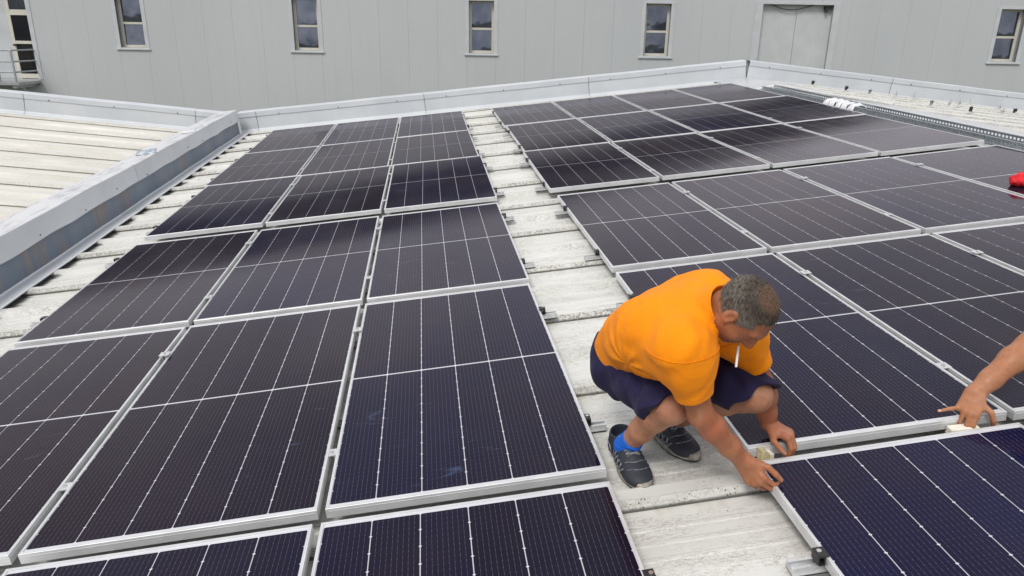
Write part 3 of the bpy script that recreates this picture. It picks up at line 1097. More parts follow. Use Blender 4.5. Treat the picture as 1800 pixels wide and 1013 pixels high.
RZ = PAN + RIB + .006
EDGE = {'L0': (0, -1, 'outer edge of left array'), 'L2': (2, 1, 'walkway edge of left array'), 'C0': (3, -1, 'walkway edge of right array')}
for key, (c, side, words) in EDGE.items():
    for r in range(6):
        if (c, r) not in PANELS:
            continue
        X, Y, Z = PANELS[c, r][1]
        for q, yy in enumerate(clamp_ys(r)):
            which = 'upper' if q else 'lower'
            if r == 5 and not q:
                continue
            xe = X + side * PW / 2
            m_ = MR @ T(xe, yy + rng.normal(0, .008), Z + .0012)
            if side > 0:
                m_ = m_ @ Rt(PI, 'Z')
            t = thing('end_clamp', 'black %s end clamp on %s, %s row from parapet' % (which, words, rowword[r] if r < 5 else 'sixth'), 'clamp', m_ @ T(0, 0, 0), 'black end clamps holding the panel edges')
            inst('body', ENDM, t); inst('bolt', BOLTM, t)
            t = thing('mounting_rail', 'short aluminium rail under %s clamp on %s, %s row' % (which, words, rowword[r]), 'rail', MR @ T(xe + side * (.0 if side < 0 else -.01) , yy, RZ), 'short mounting rails poking out under the panels')
            inst('profile', RAILM, t); inst('pad', PADM, t)
SEAM = {(0, 1): 'left seam of left array', (1, 2): 'right seam of left array', (3, 4): 'first seam of right array', (4, 5): 'second seam of right array', (5, 6): 'third seam of right array'}
for (ca, cb), words in SEAM.items():
    for r in range(6):
        if (ca, r) not in PANELS or (cb, r) not in PANELS:
            continue
        A, B = PANELS[ca, r][1], PANELS[cb, r][1]
        for q, yy in enumerate(clamp_ys(r)):
            if r == 5 and not q:
                continue
            which = 'upper' if q else 'lower'
            xm = (A[0] + B[0]) / 2
            zt = (A[2] + B[2]) / 2 + .001
            t = thing('mid_clamp', 'silver %s mid clamp on %s, %s row from parapet' % (which, words, rowword[r] if r < 5 else 'sixth'), 'clamp', MR @ T(xm, yy + rng.normal(0, .01), zt), 'silver mid clamps in the panel seams')
            inst('body', MIDM, t); inst('bolt', MBOLT, t)

# ------------------------------------------------------------------ cable tray on the ridge
tray = thing('cable_tray', 'perforated galvanised cable tray running along the ridge beside the panels', 'cable tray', MR)
TX0, TX1, TZ = 4.885, 5.085, -.050
ya, ybb = 2.2, 9.55


def perforated(x, z0, z1, rows, pitch, w, h_):
    """wall in the yz plane with punched slots (real holes), at given x"""
    b = MB()
    n = int((ybb - ya) / pitch)
    th = .0015
    zs = [z0]
    for zc_ in rows:
        zs += [zc_ - h_ / 2, zc_ + h_ / 2]
    zs.append(z1)
    for i in range(0, len(zs) - 1, 2):
        b.box((x - th, ya, zs[i]), (x + th, ybb, zs[i + 1]))
    for i in range(1, len(zs) - 1, 2):
        for k in range(n):
            y_ = ya + k * pitch
            b.box((x - th, y_ + w, zs[i] + .0), (x + th, y_ + pitch, zs[i + 1]))
    return b


perforated(TX0, TZ, TZ + .075, [TZ + .025, TZ + .05], .05, .016, .009).build('side_wall', 'galvanised_steel', tray)
perforated(TX1, TZ, TZ + .075, [TZ + .045], .05, .030, .022).build('side_wall', 'galvanised_steel', tray)
b = MB(); b.box((TX0 + .002, ya, TZ), (TX1 - .002, ybb, TZ + .003)); b.build('floor', 'galvanised_steel', tray)
b = MB()
b.box((TX0 - .012, ya, TZ + .0752), (TX0 + .004, ybb, TZ + .078)); b.box((TX1 - .004, ya, TZ + .0752), (TX1 + .012, ybb, TZ + .078))
b.build('rim', 'galvanised_steel', tray)
for i, xx in enumerate((TX0 + .05, TX0 + .09, TX0 + .13)):
    b = MB()
    b.tube([(xx + .012 * math.sin(y_ * 1.7 + i), y_, TZ + .016) for y_ in np.linspace(ya, ybb - .1, 40)], .009, 6)
    tag(b.build('cable', 'dark_rubber'), 'black cable lying in the perforated tray, strand %s' % ('nearest the panels', 'in the middle', 'nearest the bare slope')[i], 'cable', 'cables in the tray').matrix_world = MR
cond = MB()
pts = [(4.80, 9.62, -.035), (4.95, 9.70, -.03), (5.12, 9.74, -.02), (5.22, 9.66, -.012), (5.27, 9.4, -.02), (5.34, 8.6, -.03), (5.46, 7.7, -.035), (5.6, 7.0, -.05)]
cv = []
for i in range(len(pts) - 1):
    for t in np.linspace(0, 1, 6, endpoint=False):
        p0 = Vector(pts[max(i - 1, 0)]); p1 = Vector(pts[i]); p2 = Vector(pts[i + 1]); p3 = Vector(pts[min(i + 2, len(pts) - 1)])
        cv.append(.5 * ((2 * p1) + (p2 - p0) * t + (2 * p0 - 5 * p1 + 4 * p2 - p3) * t * t + (3 * p1 - p0 - 3 * p2 + p3) * t ** 3))
cond.tube(cv, .022, 8)
tag(cond.build('conduit', 'white_conduit', smooth=True), 'white plastic conduit bending out beside the far tray end', 'conduit').matrix_world = MR

# white packs draped over the tray
for i in range(5):
    y_ = 7.48 - i * .155
    b = MB()
    n1, n2 = 12, 7
    vs = []
    for u in range(n1):
        t = u / (n1 - 1)
        px = TX0 - .05 + t * .22
        pz = TZ + .080 + .010 * math.sin(PI * t) - (.06 * (1 - t / .2) if t < .2 else 0) - (.03 * ((t - .75) / .25) if t > .75 else 0)
        for v in range(n2):
            s = v / (n2 - 1) - .5
            q = Vector((px, y_ + s * .13, pz + .012 * math.cos(s * PI)))
            nn = noise.noise_vector(q * 14 + Vector((i * 3, 0, 0))) * .014
            vs.append(q + nn)
    vb = [Vector(q) - Vector((0, 0, .02)) for q in vs]
    fs = []
    K = n1 * n2
    for u in range(n1 - 1):
        for v in range(n2 - 1):
            a0 = u * n2 + v
            fs.append((a0, a0 + n2, a0 + n2 + 1, a0 + 1))
            fs.append((K + a0, K + a0 + 1, K + a0 + n2 + 1, K + a0 + n2))
    for u in range(n1 - 1):
        fs.append((u * n2, K + u * n2, K + (u + 1) * n2, (u + 1) * n2))
        e = u * n2 + n2 - 1
        fs.append((e, e + n2, K + e + n2, K + e))
    for v in range(n2 - 1):
        fs.append((v, v + 1, K + v + 1, K + v))
        e = (n1 - 1) * n2 + v
        fs.append((e, K + e, K + e + 1, e + 1))
    b.add(vs, fs) if False else b.add(vs + vb, fs)
    pos_w = ['farthest', 'second farthest', 'middle', 'second nearest', 'nearest'][i]
    t = thing('plastic_bag', 'crumpled white plastic pack draped over the cable tray, %s of five' % pos_w, 'bag', MR, 'white packs on the cable tray')
    b.build('wrapper', 'white_plastic', t, smooth=True)
    s = MB()
    s.box((TX0 + .03, y_ - .02, TZ + .146), (TX0 + .075, y_ + .015, TZ + .1475))
    s.build('sticker', 'reveal_grey', t)

# loose clamps on the far slope
CL = [(6.60, 11.00, 1, 'black'), (6.77, 10.30, 1, 'black'), (6.95, 9.75, 1, 'black'), (7.42, 9.85, 0, 'pale'), (7.75, 10.1, 0, 'pale'), (8.37, 10.75, 0, 'pale'), (6.88, 8.3, 1, 'black'),
      (7.81, 9.25, 0, 'pale'), (8.3, 9.6, 0, 'pale'), (9.8, 11.2, 0, 'pale'), (7.19, 7.55, 1, 'black'), (8.05, 8.35, 0, 'pale'), (8.98, 9.25, 1, 'black'), (9.4, 9.7, 0, 'pale')]
b = MB(); b.box((-.08, -.025, 0), (.08, .025, .028)); LR = b.mesh('rail', 'white_conduit')
b = MB(); b.box((-.022, -.022, .028), (-.014, .022, .085)); b.box((-.03, -.022, .085), (.02, .022, .095)); b.box((.006, -.022, .05), (.012, .022, .085)); LB = b.mesh('clamp', 'black_clamp_paint')
b = MB(); b.box((-.022, -.022, .028), (-.014, .022, .075)); b.box((-.03, -.022, .075), (.02, .022, .082)); b.box((.006, -.022, .05), (.012, .022, .075)); LP = b.mesh('clamp', 'mill_aluminium')
b = MB(); b.cyl((0, 0, .02), (0, 0, 1), .006, .10, 8); LBo = b.mesh('bolt', 'steel_bolt')
order = ['farthest', 'second', 'third', 'fourth', 'fifth', 'sixth', 'seventh', 'eighth', 'ninth', 'tenth']
cnt = {'black': 0, 'pale': 0}
for (xx, yy, kind, cw) in CL:
    lx = (xx - RIDGE_X) / math.cos(.205)
    ky = round((yy + .13 - .055) / (PITCH / 2)) * (PITCH / 2) - .13 + .055
    t = thing('loose_clamp', '%s %s clamp from the parapet standing open on the white slope beyond ridge' % (order[cnt[cw]] if cnt[cw] else 'first', cw), 'clamp', MRR @ T(lx, ky, RIB) @ Rt(rng.normal(0, .25), 'Z'), 'loose clamps waiting on the far slope')
    cnt[cw] += 1
    inst('rail', LR, t); k = inst('clamp', LB if kind else LP, t); k.rotation_euler = (0, 0, rng.normal(0, .5)); k.scale = (1, 1, 1); inst('bolt', LBo, t)
# ------------------------------------------------------------------ people: smooth-blended volumes, meshed by surface nets


class Vol:
    def __init__(self, lo, hi, h):
        self.h = h
        self.lo = np.array(lo, float)
        n = np.ceil((np.array(hi, float) - self.lo) / h).astype(int) + 2
        self.ax = [(self.lo[i] + h * np.arange(n[i])).astype(np.float32) for i in range(3)]
        self.D = np.full(tuple(n), 1.0, np.float32)

    def block(self, lo, hi):
        sl = []
        for i in range(3):
            a_ = int(max(0, math.floor((lo[i] - self.lo[i]) / self.h)))
            b_ = int(min(self.D.shape[i], math.ceil((hi[i] - self.lo[i]) / self.h) + 1))
            if b_ <= a_:
                return None
            sl.append(slice(a_, b_))
        X = self.ax[0][sl[0]][:, None, None]
        Y = self.ax[1][sl[1]][None, :, None]
        Z = self.ax[2][sl[2]][None, None, :]
        return tuple(sl), X, Y, Z

    def comb(self, sl, d, k, op):
        o = self.D[sl]
        if op == 'add':
            if k > 0:
                hh = np.maximum(k - np.abs(o - d), 0) / k
                self.D[sl] = np.minimum(o, d) - hh * hh * k * .25
            else:
                self.D[sl] = np.minimum(o, d)
        else:
            if k > 0:
                hh = np.maximum(k - np.abs(o + d), 0) / k
                self.D[sl] = np.maximum(o, -d) + hh * hh * k * .25
            else:
                self.D[sl] = np.maximum(o, -d)

    def cap(self, a_, b_, ra, rb=None, k=.02, op='add'):
        rb = ra if rb is None else rb
        a_ = np.array(a_, float); b_ = np.array(b_, float)
        r = max(ra, rb) + k + 2 * self.h
        bl = self.block(np.minimum(a_, b_) - r, np.maximum(a_, b_) + r)
        if bl is None:
            return self
        sl, X, Y, Z = bl
        ba = b_ - a_
        q = float(ba @ ba) + 1e-12
        px, py, pz = X - a_[0], Y - a_[1], Z - a_[2]
        t = np.clip((px * ba[0] + py * ba[1] + pz * ba[2]) / q, 0, 1)
        d = np.sqrt((px - t * ba[0]) ** 2 + (py - t * ba[1]) ** 2 + (pz - t * ba[2]) ** 2) - (ra + (rb - ra) * t)
        self.comb(sl, d.astype(np.float32), k, op)
        return self

    def chain(self, pts, rs, k=.02, op='add'):
        for i in range(len(pts) - 1):
            self.cap(pts[i], pts[i + 1], rs[i], rs[i + 1], k, op)
        return self

    def ell(self, c, axes, r, k=.02, op='add'):
        c = np.array(c, float); A = np.array(axes, float); r = np.array(r, float)
        e = np.sqrt(((A * r[:, None]) ** 2).sum(0)) + k + 2 * self.h
        bl = self.block(c - e, c + e)
        if bl is None:
            return self
        sl, X, Y, Z = bl
        px, py, pz = X - c[0], Y - c[1], Z - c[2]
        k0 = 0; k1 = 0
        for i in range(3):
            u = (px * A[i, 0] + py * A[i, 1] + pz * A[i, 2]) / r[i]
            k0 = k0 + u * u
            k1 = k1 + (u / r[i]) ** 2
        k0 = np.sqrt(k0); k1 = np.sqrt(k1) + 1e-9
        d = k0 * (k0 - 1.0) / k1
        self.comb(sl, d.astype(np.float32), k, op)
        return self

    def halfspace(self, p, n, k=.0, lo=None, hi=None):
        """remove everything on the +n side of the plane"""
        p = np.array(p, float); n = np.array(n, float); n = n / np.linalg.norm(n)
        bl = self.block(self.lo - 1 if lo is None else lo, self.lo + 9 if hi is None else hi)
        sl, X, Y, Z = bl
        d = (X - p[0]) * n[0] + (Y - p[1]) * n[1] + (Z - p[2]) * n[2]
        self.comb(sl, -d.astype(np.float32), k, 'sub')
        return self

    def displace(self, fn):
        X = self.ax[0][:, None, None]; Y = self.ax[1][None, :, None]; Z = self.ax[2][None, None, :]
        near = np.abs(self.D) < .04
        self.D = self.D + np.where(near, fn(X, Y, Z), 0).astype(np.float32)
        return self

    def smooth(self, n=1):
        for _ in range(n):
            for ax in range(3):
                d = np.pad(np.clip(self.D, -.06, .06), [(1, 1) if i == ax else (0, 0) for i in range(3)], mode='edge')
                s0 = [slice(None)] * 3; s1 = [slice(None)] * 3; s2 = [slice(None)] * 3
                s0[ax] = slice(0, -2); s1[ax] = slice(1, -1); s2[ax] = slice(2, None)
                self.D = .25 * d[tuple(s0)] + .5 * d[tuple(s1)] + .25 * d[tuple(s2)]
        return self

    def nets(self):
        D = self.D
        S = D < 0
        nx, ny, nz = D.shape
        cnt = np.zeros((nx - 1, ny - 1, nz - 1), np.uint8)
        corners = [(i, j, k) for i in (0, 1) for j in (0, 1) for k in (0, 1)]
        for (i, j, k) in corners:
            cnt += S[i:nx - 1 + i, j:ny - 1 + j, k:nz - 1 + k]
        act = (cnt > 0) & (cnt < 8)
        idx = np.argwhere(act)
        ids = np.full(act.shape, -1, np.int64)
        ids[act] = np.arange(len(idx))
        acc = np.zeros((len(idx), 3)); num = np.zeros(len(idx))
        for ax in range(3):
            o1, o2 = [q for q in range(3) if q != ax]
            for u in (0, 1):
                for v in (0, 1):
                    c0 = np.zeros(3, int); c0[o1] = u; c0[o2] = v
                    c1 = c0.copy(); c1[ax] = 1
                    a_ = idx + c0; b_ = idx + c1
                    da = D[a_[:, 0], a_[:, 1], a_[:, 2]].astype(float); db = D[b_[:, 0], b_[:, 1], b_[:, 2]].astype(float)
                    cr = (da < 0) != (db < 0)
                    t = np.where(cr, da / np.where(cr, da - db, 1), 0)
                    p = c0[None, :] + t[:, None] * (c1 - c0)[None, :]
                    acc += np.where(cr[:, None], p, 0); num += cr
        V = self.lo + (idx + acc / num[:, None]) * self.h
        F = []
        for ax in range(3):
            o1, o2 = (ax + 1) % 3, (ax + 2) % 3
            s0 = [slice(None)] * 3; s1 = [slice(None)] * 3
            s0[ax] = slice(0, -1); s1[ax] = slice(1, None)
            ch = S[tuple(s0)] != S[tuple(s1)]
            e = np.argwhere(ch)
            ok = (e[:, o1] > 0) & (e[:, o2] > 0) & (e[:, o1] < D.shape[o1] - 1) & (e[:, o2] < D.shape[o2] - 1)
            e = e[ok]
            ins = S[e[:, 0], e[:, 1], e[:, 2]]
            q = []
            for (du, dv) in ((0, 0), (-1, 0), (-1, -1), (0, -1)):
                c = e.copy(); c[:, o1] += du; c[:, o2] += dv
                q.append(ids[c[:, 0], c[:, 1], c[:, 2]])
            q = np.stack(q, 1)
            q[~ins] = q[~ins][:, ::-1]
            F.append(q)
        F = np.concatenate(F)
        F = F[(F >= 0).all(1)]
        return V, F

    def build(self, name, mat, parent, origin, relax=2):
        V, F = self.nets()
        for _ in range(relax):                                        # light Laplacian relaxation
            acc = np.zeros_like(V); n = np.zeros(len(V))
            for i in range(4):
                a_, b_ = F[:, i], F[:, (i + 1) % 4]
                np.add.at(acc, a_, V[b_]); np.add.at(n, a_, 1)
                np.add.at(acc, b_, V[a_]); np.add.at(n, b_, 1)
            V = V * .5 + .5 * acc / np.maximum(n, 1)[:, None]
        me = bpy.data.meshes.new(name)
        P = (V - np.array(origin)).astype(np.float32)
        me.vertices.add(len(P)); me.vertices.foreach_set('co', P.ravel())
        me.loops.add(len(F) * 4); me.loops.foreach_set('vertex_index', F.astype(np.int32).ravel())
        me.polygons.add(len(F))
        me.polygons.foreach_set('loop_start', np.arange(0, len(F) * 4, 4, dtype=np.int32))
        me.polygons.foreach_set('use_smooth', np.ones(len(F), bool))
        me.update(calc_edges=True)
        me.validate()
        me.materials.append(M[mat])
        o = bpy.data.objects.new(name, me)
        COL.objects.link(o)
        o.parent = parent
        return o, V, F


def nrm(v):
    v = np.array(v, float)
    return v / np.linalg.norm(v)


def lerp(a_, b_, t):
    return np.array(a_, float) * (1 - t) + np.array(b_, float) * t


def rotv(v, axis, ang):
    v = np.array(v, float); axis = nrm(axis)
    return v * math.cos(ang) + np.cross(axis, v) * math.sin(ang) + axis * (axis @ v) * (1 - math.cos(ang))


def hand(vol, wrist, D, Nn, right, fingers, thumb, scale=1.0, nails=None):
    """palm and five fingers. D wrist->knuckles, Nn out of the back of the hand.
    fingers: four (spread, curl1, curl2, curl3) from index to little; thumb: direction weights (S, D, -N) for two segments"""
    D = nrm(D); Nn = np.array(Nn, float); Nn = nrm(Nn - D * (D @ Nn))
    S = np.cross(Nn, D) * (1 if right else -1)                        # towards the thumb
    w = np.array(wrist, float); sc = scale
    kn = []
    for i, off in enumerate((.030, .010, -.011, -.031)):
        back = (.0, .003, -.002, -.011)[i]
        kn.append(w + D * (.092 + back) * sc + S * off * sc + Nn * (.004, .007, .004, -.001)[i] * sc)
    for i in range(4):
        vol.cap(w + S * (.018, .007, -.006, -.017)[i] * sc, kn[i] - Nn * .006 * sc, .0165 * sc, .0125 * sc, k=.014)
    vol.cap(w + S * .02 * sc + D * .015 * sc, w + D * .05 * sc + S * .036 * sc - Nn * .012 * sc, .016 * sc, .015 * sc, k=.016)   # thumb ball
    vol.cap(w - S * .02 * sc + D * .02 * sc - Nn * .006, w + D * .07 * sc - S * .03 * sc - Nn * .008 * sc, .014 * sc, .012 * sc, k=.014)
    lens = [(.044, .026, .021), (.048, .030, .022), (.045, .028, .022), (.035, .021, .020)]
    rad = [(.0100, .0092, .0085, .0070), (.0102, .0094, .0086, .0072), (.0098, .0090, .0082, .0068), (.0088, .0080, .0072, .0060)]
    tips = []
    for i in range(4):
        sp, c1, c2, c3 = fingers[i]
        d = rotv(D, Nn, sp * (1 if right else -1))
        ax = np.cross(d, Nn)
        p = kn[i]
        vol.cap(p - d * .012 * sc, p, .0108 * sc, rad[i][0] * sc * 1.06, k=.008)
        n_ = Nn
        for j, c in enumerate((c1, c2, c3)):
            d = rotv(d, ax, -c)
            n_ = rotv(n_, ax, -c)
            q = p + d * lens[i][j] * sc
            vol.cap(p, q, rad[i][j] * sc, rad[i][j + 1] * sc, k=.004)
            p = q
        tips.append((p, d, n_, S))
    # thumb
    p = w + D * .036 * sc + S * .034 * sc - Nn * .010 * sc
    tl = (.040, .034, .028)
    tr = (.0145, .0115, .0105, .0082)
    for j, wt in enumerate(thumb):
        d = nrm(S * wt[0] + D * wt[1] - Nn * wt[2])
        q = p + d * tl[j] * sc
        vol.cap(p, q, tr[j] * sc, tr[j + 1] * sc, k=.008 if j == 0 else .004)
        p = q
    tn = nrm(Nn - d * (d @ Nn)) if abs(d @ Nn) < .95 else S
    tips.append((p, d, tn, S))
    if nails is not None:
        for (p, d, n_, s_) in tips:
            nails.append((p, d, n_, s_))
    return tips


def nail_mesh(tips, parent, origin):
    for (p, d, n_, s_) in tips:
        b = MB()
        d = nrm(d); n_ = nrm(n_ - d * (d @ n_)); s_ = np.cross(d, n_)
        c = p - d * .001 + n_ * .0068
        vs, K = [], 5
        for i in range(4):
            for j in range(K):
                u = (j / (K - 1) - .5) * 2
                vs.append(tuple(c + d * (-.006 + .004 * i - (.002 if i == 3 else 0) * u * u) + s_ * u * .0048 - n_ * .0022 * u * u - np.array(origin)))
        b.add(vs, [(i * K + j, i * K + j + 1, (i + 1) * K + j + 1, (i + 1) * K + j) for i in range(3) for j in range(K - 1)])
        b.build('fingernail', 'nail', parent, smooth=True)


def head(vol, c, F, U, Rr, s=1.0):
    c = np.array(c, float)
    F, U, Rr = nrm(F), nrm(U), nrm(Rr)
    A = np.array([Rr, F, U])
    P = lambda r, f, u: c + Rr * r * s + F * f * s + U * u * s
    vol.ell(P(0, -.012, .012), A, np.array((.078, .098, .092)) * s, k=.0)
    vol.ell(P(0, .022, -.02), A, np.array((.068, .072, .082)) * s, k=.03)
    vol.ell(P(0, .035, -.07), A, np.array((.058, .055, .052)) * s, k=.03)
    vol.ell(P(0, .068, -.105), A, np.array((.026, .022, .018)) * s, k=.025)
    for sg in (-1, 1):
        vol.ell(P(sg * .045, .05, -.045), A, np.array((.024, .024, .022)) * s, k=.02)
        vol.cap(P(sg * .012, .088, .022), P(sg * .046, .072, .024), .010 * s, .009 * s, k=.014)
        vol.ell(P(sg * .031, .094, -.002), A, np.array((.016, .014, .011)) * s, k=.014, op='sub')
        vol.ell(P(sg * .031, .074, -.003), A, np.array((.015, .0135, .0125)) * s, k=.004)
        vol.cap(P(sg * .044, -.005, -.085), P(sg * .058, .01, -.05), .022 * s, .018 * s, k=.03)
    vol.cap(P(0, .088, .008), P(0, .114, -.036), .0095 * s, .0135 * s, k=.014)
    for sg in (-1, 1):
        vol.ell(P(sg * .012, .100, -.042), A, np.array((.009, .011, .008)) * s, k=.008)
    vol.cap(P(-.020, .086, -.068), P(.020, .086, -.068), .0065 * s, k=.008)
    vol.cap(P(-.018, .084, -.081), P(.018, .084, -.081), .0075 * s, k=.008)
    vol.cap(P(-.024, .099, -.0745), P(.024, .099, -.0745), .0042 * s, k=.004, op='sub')
    for sg in (-1, 1):
        ea = np.array([nrm(Rr * sg + F * .35 * -1), nrm(F + Rr * sg * .35), U])
        vol.ell(P(sg * .082, -.012, -.012), ea, np.array((.009, .020, .032)) * s, k=.008)
        vol.ell(P(sg * .091, -.006, -.008), ea, np.array((.007, .011, .018)) * s, k=.006, op='sub')
        vol.ell(P(sg * .082, .0, -.034), ea, np.array((.008, .010, .010)) * s, k=.008)


def hair(parent, origin, c, F, U, Rr, s=1.0, strands=7000, mat='grey_hair', seed=3):
    c = np.array(c, float); F, U, Rr = nrm(F), nrm(U), nrm(Rr)
    A = np.array([Rr, F, U])
    P = lambda r, f, u: c + Rr * r * s + F * f * s + U * u * s
    v = Vol(c - .15, c + .15, .0035)
    v.ell(P(0, -.012, .012), A, np.array((.0815, .1015, .0955)) * s, k=0)
    v.ell(P(0, .02, -.02), A, np.array((.0705, .060, .080)) * s, k=.03)
    n_ = F * .80 - U * .60
    v.halfspace(P(0, .070, .062), n_, k=.006)
    v.halfspace(P(0, .03, -.048), -U * .97 + F * .25, k=.004)
    v.halfspace(P(0, .066, .05), F, k=.02)
    for sg in (-1, 1):
        v.ell(P(sg * .056, .078, .058), A, np.array((.028, .036, .026)) * s, k=.012, op='sub')
        v.ell(P(sg * .085, -.008, -.018), A, np.array((.02, .019, .034)) * s, k=.006, op='sub')
    v.displace(lambda X, Y, Z: .0012 * np.sin(X * 310 + Z * 170) * np.sin(Y * 270 - Z * 130))
    o, V, Fc = v.build('hair', mat, parent, origin, 1)
    me = o.data
    # short cropped strands
    r_ = np.random.default_rng(seed)
    me.update()
    cen = V[Fc].mean(1)
    e1 = V[Fc[:, 1]] - V[Fc[:, 0]]; e2 = V[Fc[:, 3]] - V[Fc[:, 0]]
    nn = np.cross(e1, e2); nn /= np.linalg.norm(nn, axis=1)[:, None] + 1e-12
    rel = cen - c
    outer = (nn * (rel / (np.linalg.norm(rel, axis=1)[:, None]))).sum(1) > .35
    pick = r_.choice(np.flatnonzero(outer), strands)
    base = cen[pick] + r_.normal(0, .0012, (strands, 3))
    flow = nrm(F * .9 - U * .3)
    g = flow[None, :] - nn[pick] * (nn[pick] @ flow)[:, None]
    d = nn[pick] * .55 + g * .75 + r_.normal(0, .28, (strands, 3))
    d /= np.linalg.norm(d, axis=1)[:, None]
    ln = r_.uniform(.005, .013, strands)[:, None] * s
    sd_ = np.cross(d, nn[pick]); sd_ /= np.linalg.norm(sd_, axis=1)[:, None] + 1e-9
    a_ = base - sd_ * .0006; b_ = base + sd_ * .0006; t_ = base + d * ln
    b = MB()
    vs = np.stack([a_, b_, t_], 1).reshape(-1, 3) - np.array(origin)
    b.v = [tuple(q) for q in vs]; b.f = [(3 * i, 3 * i + 1, 3 * i + 2) for i in range(strands)]; b.mi = [0] * strands
    st = b.build('hair_strands', mat, o)
    st['kind'] = 'stuff'
    return o


def shoe(parent, origin, ank, heading, pitch=0., lace=True, scale=1.08):
    """ank: ankle point over the sole; heading: toe direction in the roof plane"""
    h = nrm((heading[0], heading[1], 0))
    fr = Matrix(((h[1], h[0], 0), (-h[0], h[1], 0), (0, 0, 1))).to_4x4()
    root_m = T(*(Vector(ank) - Vector(origin))) @ fr @ Rt(pitch, 'X') @ Matrix.Diagonal((scale * 1.12, scale, scale, 1))
    v = Vol((-.075, -.12, -.01), (.075, .225, .15), .0032)
    I = np.eye(3)
    v.ell((0, -.052, .042), I, (.036, .046, .052), k=0)
    v.ell((.0, .02, .045), I, (.039, .075, .044), k=.02)
    v.ell((.002, .075, .040), I, (.044, .075, .036), k=.02)
    v.ell((.003, .130, .030), I, (.045, .066, .031), k=.02)
    v.cap((0, -.03, .05), (0, -.034, .094), .041, .038, k=.02)
    v.cap((0, .012, .085), (0, .046, .100), .024, .017, k=.015)
    v.cap((0, .03, .078), (.0, .085, .064), .024, .022, k=.02)
    v.cap((0, -.03, .16), (0, -.03, .085), .034, .030, k=.006, op='sub')
    v.halfspace((0, 0, .014), (0, 0, -1), k=.004)
    D0 = v.D.copy()
    o, V, Fc = v.build('shoe', 'shoe_mesh', parent, (0, 0, 0), 1)
    o.matrix_local = root_m

    def sidex(y_, z_, sg):
        j = int(round((y_ - v.lo[1]) / v.h)); k = int(round((z_ - v.lo[2]) / v.h))
        row = np.flatnonzero(D0[:, j, k] < 0)
        return v.lo[0] + v.h * (row.max() + .6 if sg > 0 else row.min() - .6) if len(row) else 0
    if lace:
        for sg in (-1, 1):
            b = MB()
            for k in range(5):
                y0 = .012 + k * .021
                pts = []
                for t in np.linspace(0, 1, 7):
                    y_ = y0 + .018 * t; z_ = .028 + (.040 - .004 * k) * t
                    pts.append((sidex(y_, z_, sg), y_, z_))
                b.tube(pts, .0021, 5)
            pts = []
            for t in np.linspace(0, 1, 14):
                a_ = PI * (t - .5)
                y_ = -.045 + .032 * math.cos(a_); z_ = .050 + .018 * math.sin(a_)
                pts.append((sidex(y_, z_, sg), y_, z_))
            b.tube(pts, .0021, 5)
            b.build('piping', 'shoe_piping', o, smooth=True)
    # sole with lugs
    b = MB()
    n = 72
    def outline(t, g=0.):
        a_ = 2 * PI * t
        y = .053 + .152 * math.cos(a_)
        u = (y + .099) / .304
        wdt = .036 + .012 * math.sin(min(1, max(0, (u - .25) / .75)) * PI) - .004 * math.exp(-((u - .42) / .12) ** 2)
        sx = math.sin(a_)
        x = (abs(sx) ** .72) * (1 if sx > 0 else -1) * wdt
        return x * (1 + g), .053 + (y - .053) * (1 + g * .4)
    rings = [(-.05, 0.0), (-.01, .001), (.035, .008), (.05, .018), (.04, .027), (-.01, .032)]
    vs = []
    for (g, z_) in rings:
        for i in range(n):
            x_, y_ = outline(i / n, g)
            zz = z_ + (.004 if (z_ < .005 and i % 4 < 1) else 0) + (.012 * max(0, (y_ - .13) / .075) ** 2 if True else 0) * (1 if z_ > .0 else 1) * .6
            vs.append((x_, y_, zz))
    fs = [tuple(range(n))]
    mi = [0]
    for k in range(len(rings) - 1):
        for i in range(n):
            fs.append((k * n + i, (k + 1) * n + i, (k + 1) * n + (i + 1) % n, k * n + (i + 1) % n)); mi.append(0 if k < 2 else 1)
    fs.append(tuple((len(rings) - 1) * n + i for i in range(n - 1, -1, -1))); mi.append(1)
    b.v = vs; b.f = fs; b.mi = mi
    b.build('sole', ['dark_rubber', 'shoe_midsole'], o, smooth=False)

    def top(x_, y_):
        i = int(round((x_ - v.lo[0]) / v.h)); j = int(round((y_ - v.lo[1]) / v.h))
        col = D0[i, j, :] < 0
        return v.lo[2] + v.h * (np.flatnonzero(col).max() + .5) if col.any() else .05
    if lace:
        b = MB()
        for k in range(5):
            y_ = .030 + k * .0145
            for sg in (-1, 1):
                pts = []
                for t in np.linspace(-1, 1, 7):
                    x_ = t * .021
                    yy = y_ + sg * t * .006
                    pts.append((x_, yy, top(x_, yy) + .0015))
                b.tube(pts, .0030, 5)
        for sg in (-1, 1):                                            # bow
            pts = [(0, .024, top(0, .024) + .003)]
            for t in np.linspace(.15, 1, 8):
                a_ = t * 2 * PI
                pts.append((sg * .024 * math.sin(a_ / 2), .024 + .016 * math.sin(a_) * .6 + .012 * t, top(0, .024) + .006 + .006 * math.sin(a_ / 2)))
            b.tube(pts, .0018, 5)
        b.build('laces', 'shoe_lace', o, smooth=True)
        b = MB()                                                       # toe cap and heel overlay ridge lines
        for y_ in (.118, .150):
            pts = []
            for t in np.linspace(-1, 1, 11):
                x_ = t * .036
                yy = y_ - .02 * t * t
                pts.append((x_, yy, top(x_, yy) + .0004))
            b.tube(pts, .0017, 5)
        b.build('seam', 'shoe_lace', o, smooth=True)
    return o


def folds(amp, dirs):
    def fn(X, Y, Z):
        r = 0
        for (kx, ky, kz, ph, a_) in dirs:
            r = r + a_ * np.sin(kx * X + ky * Y + kz * Z + ph + 1.4 * np.sin(.6 * ky * X - .5 * kx * Z + ph))
        return amp * r
    return fn


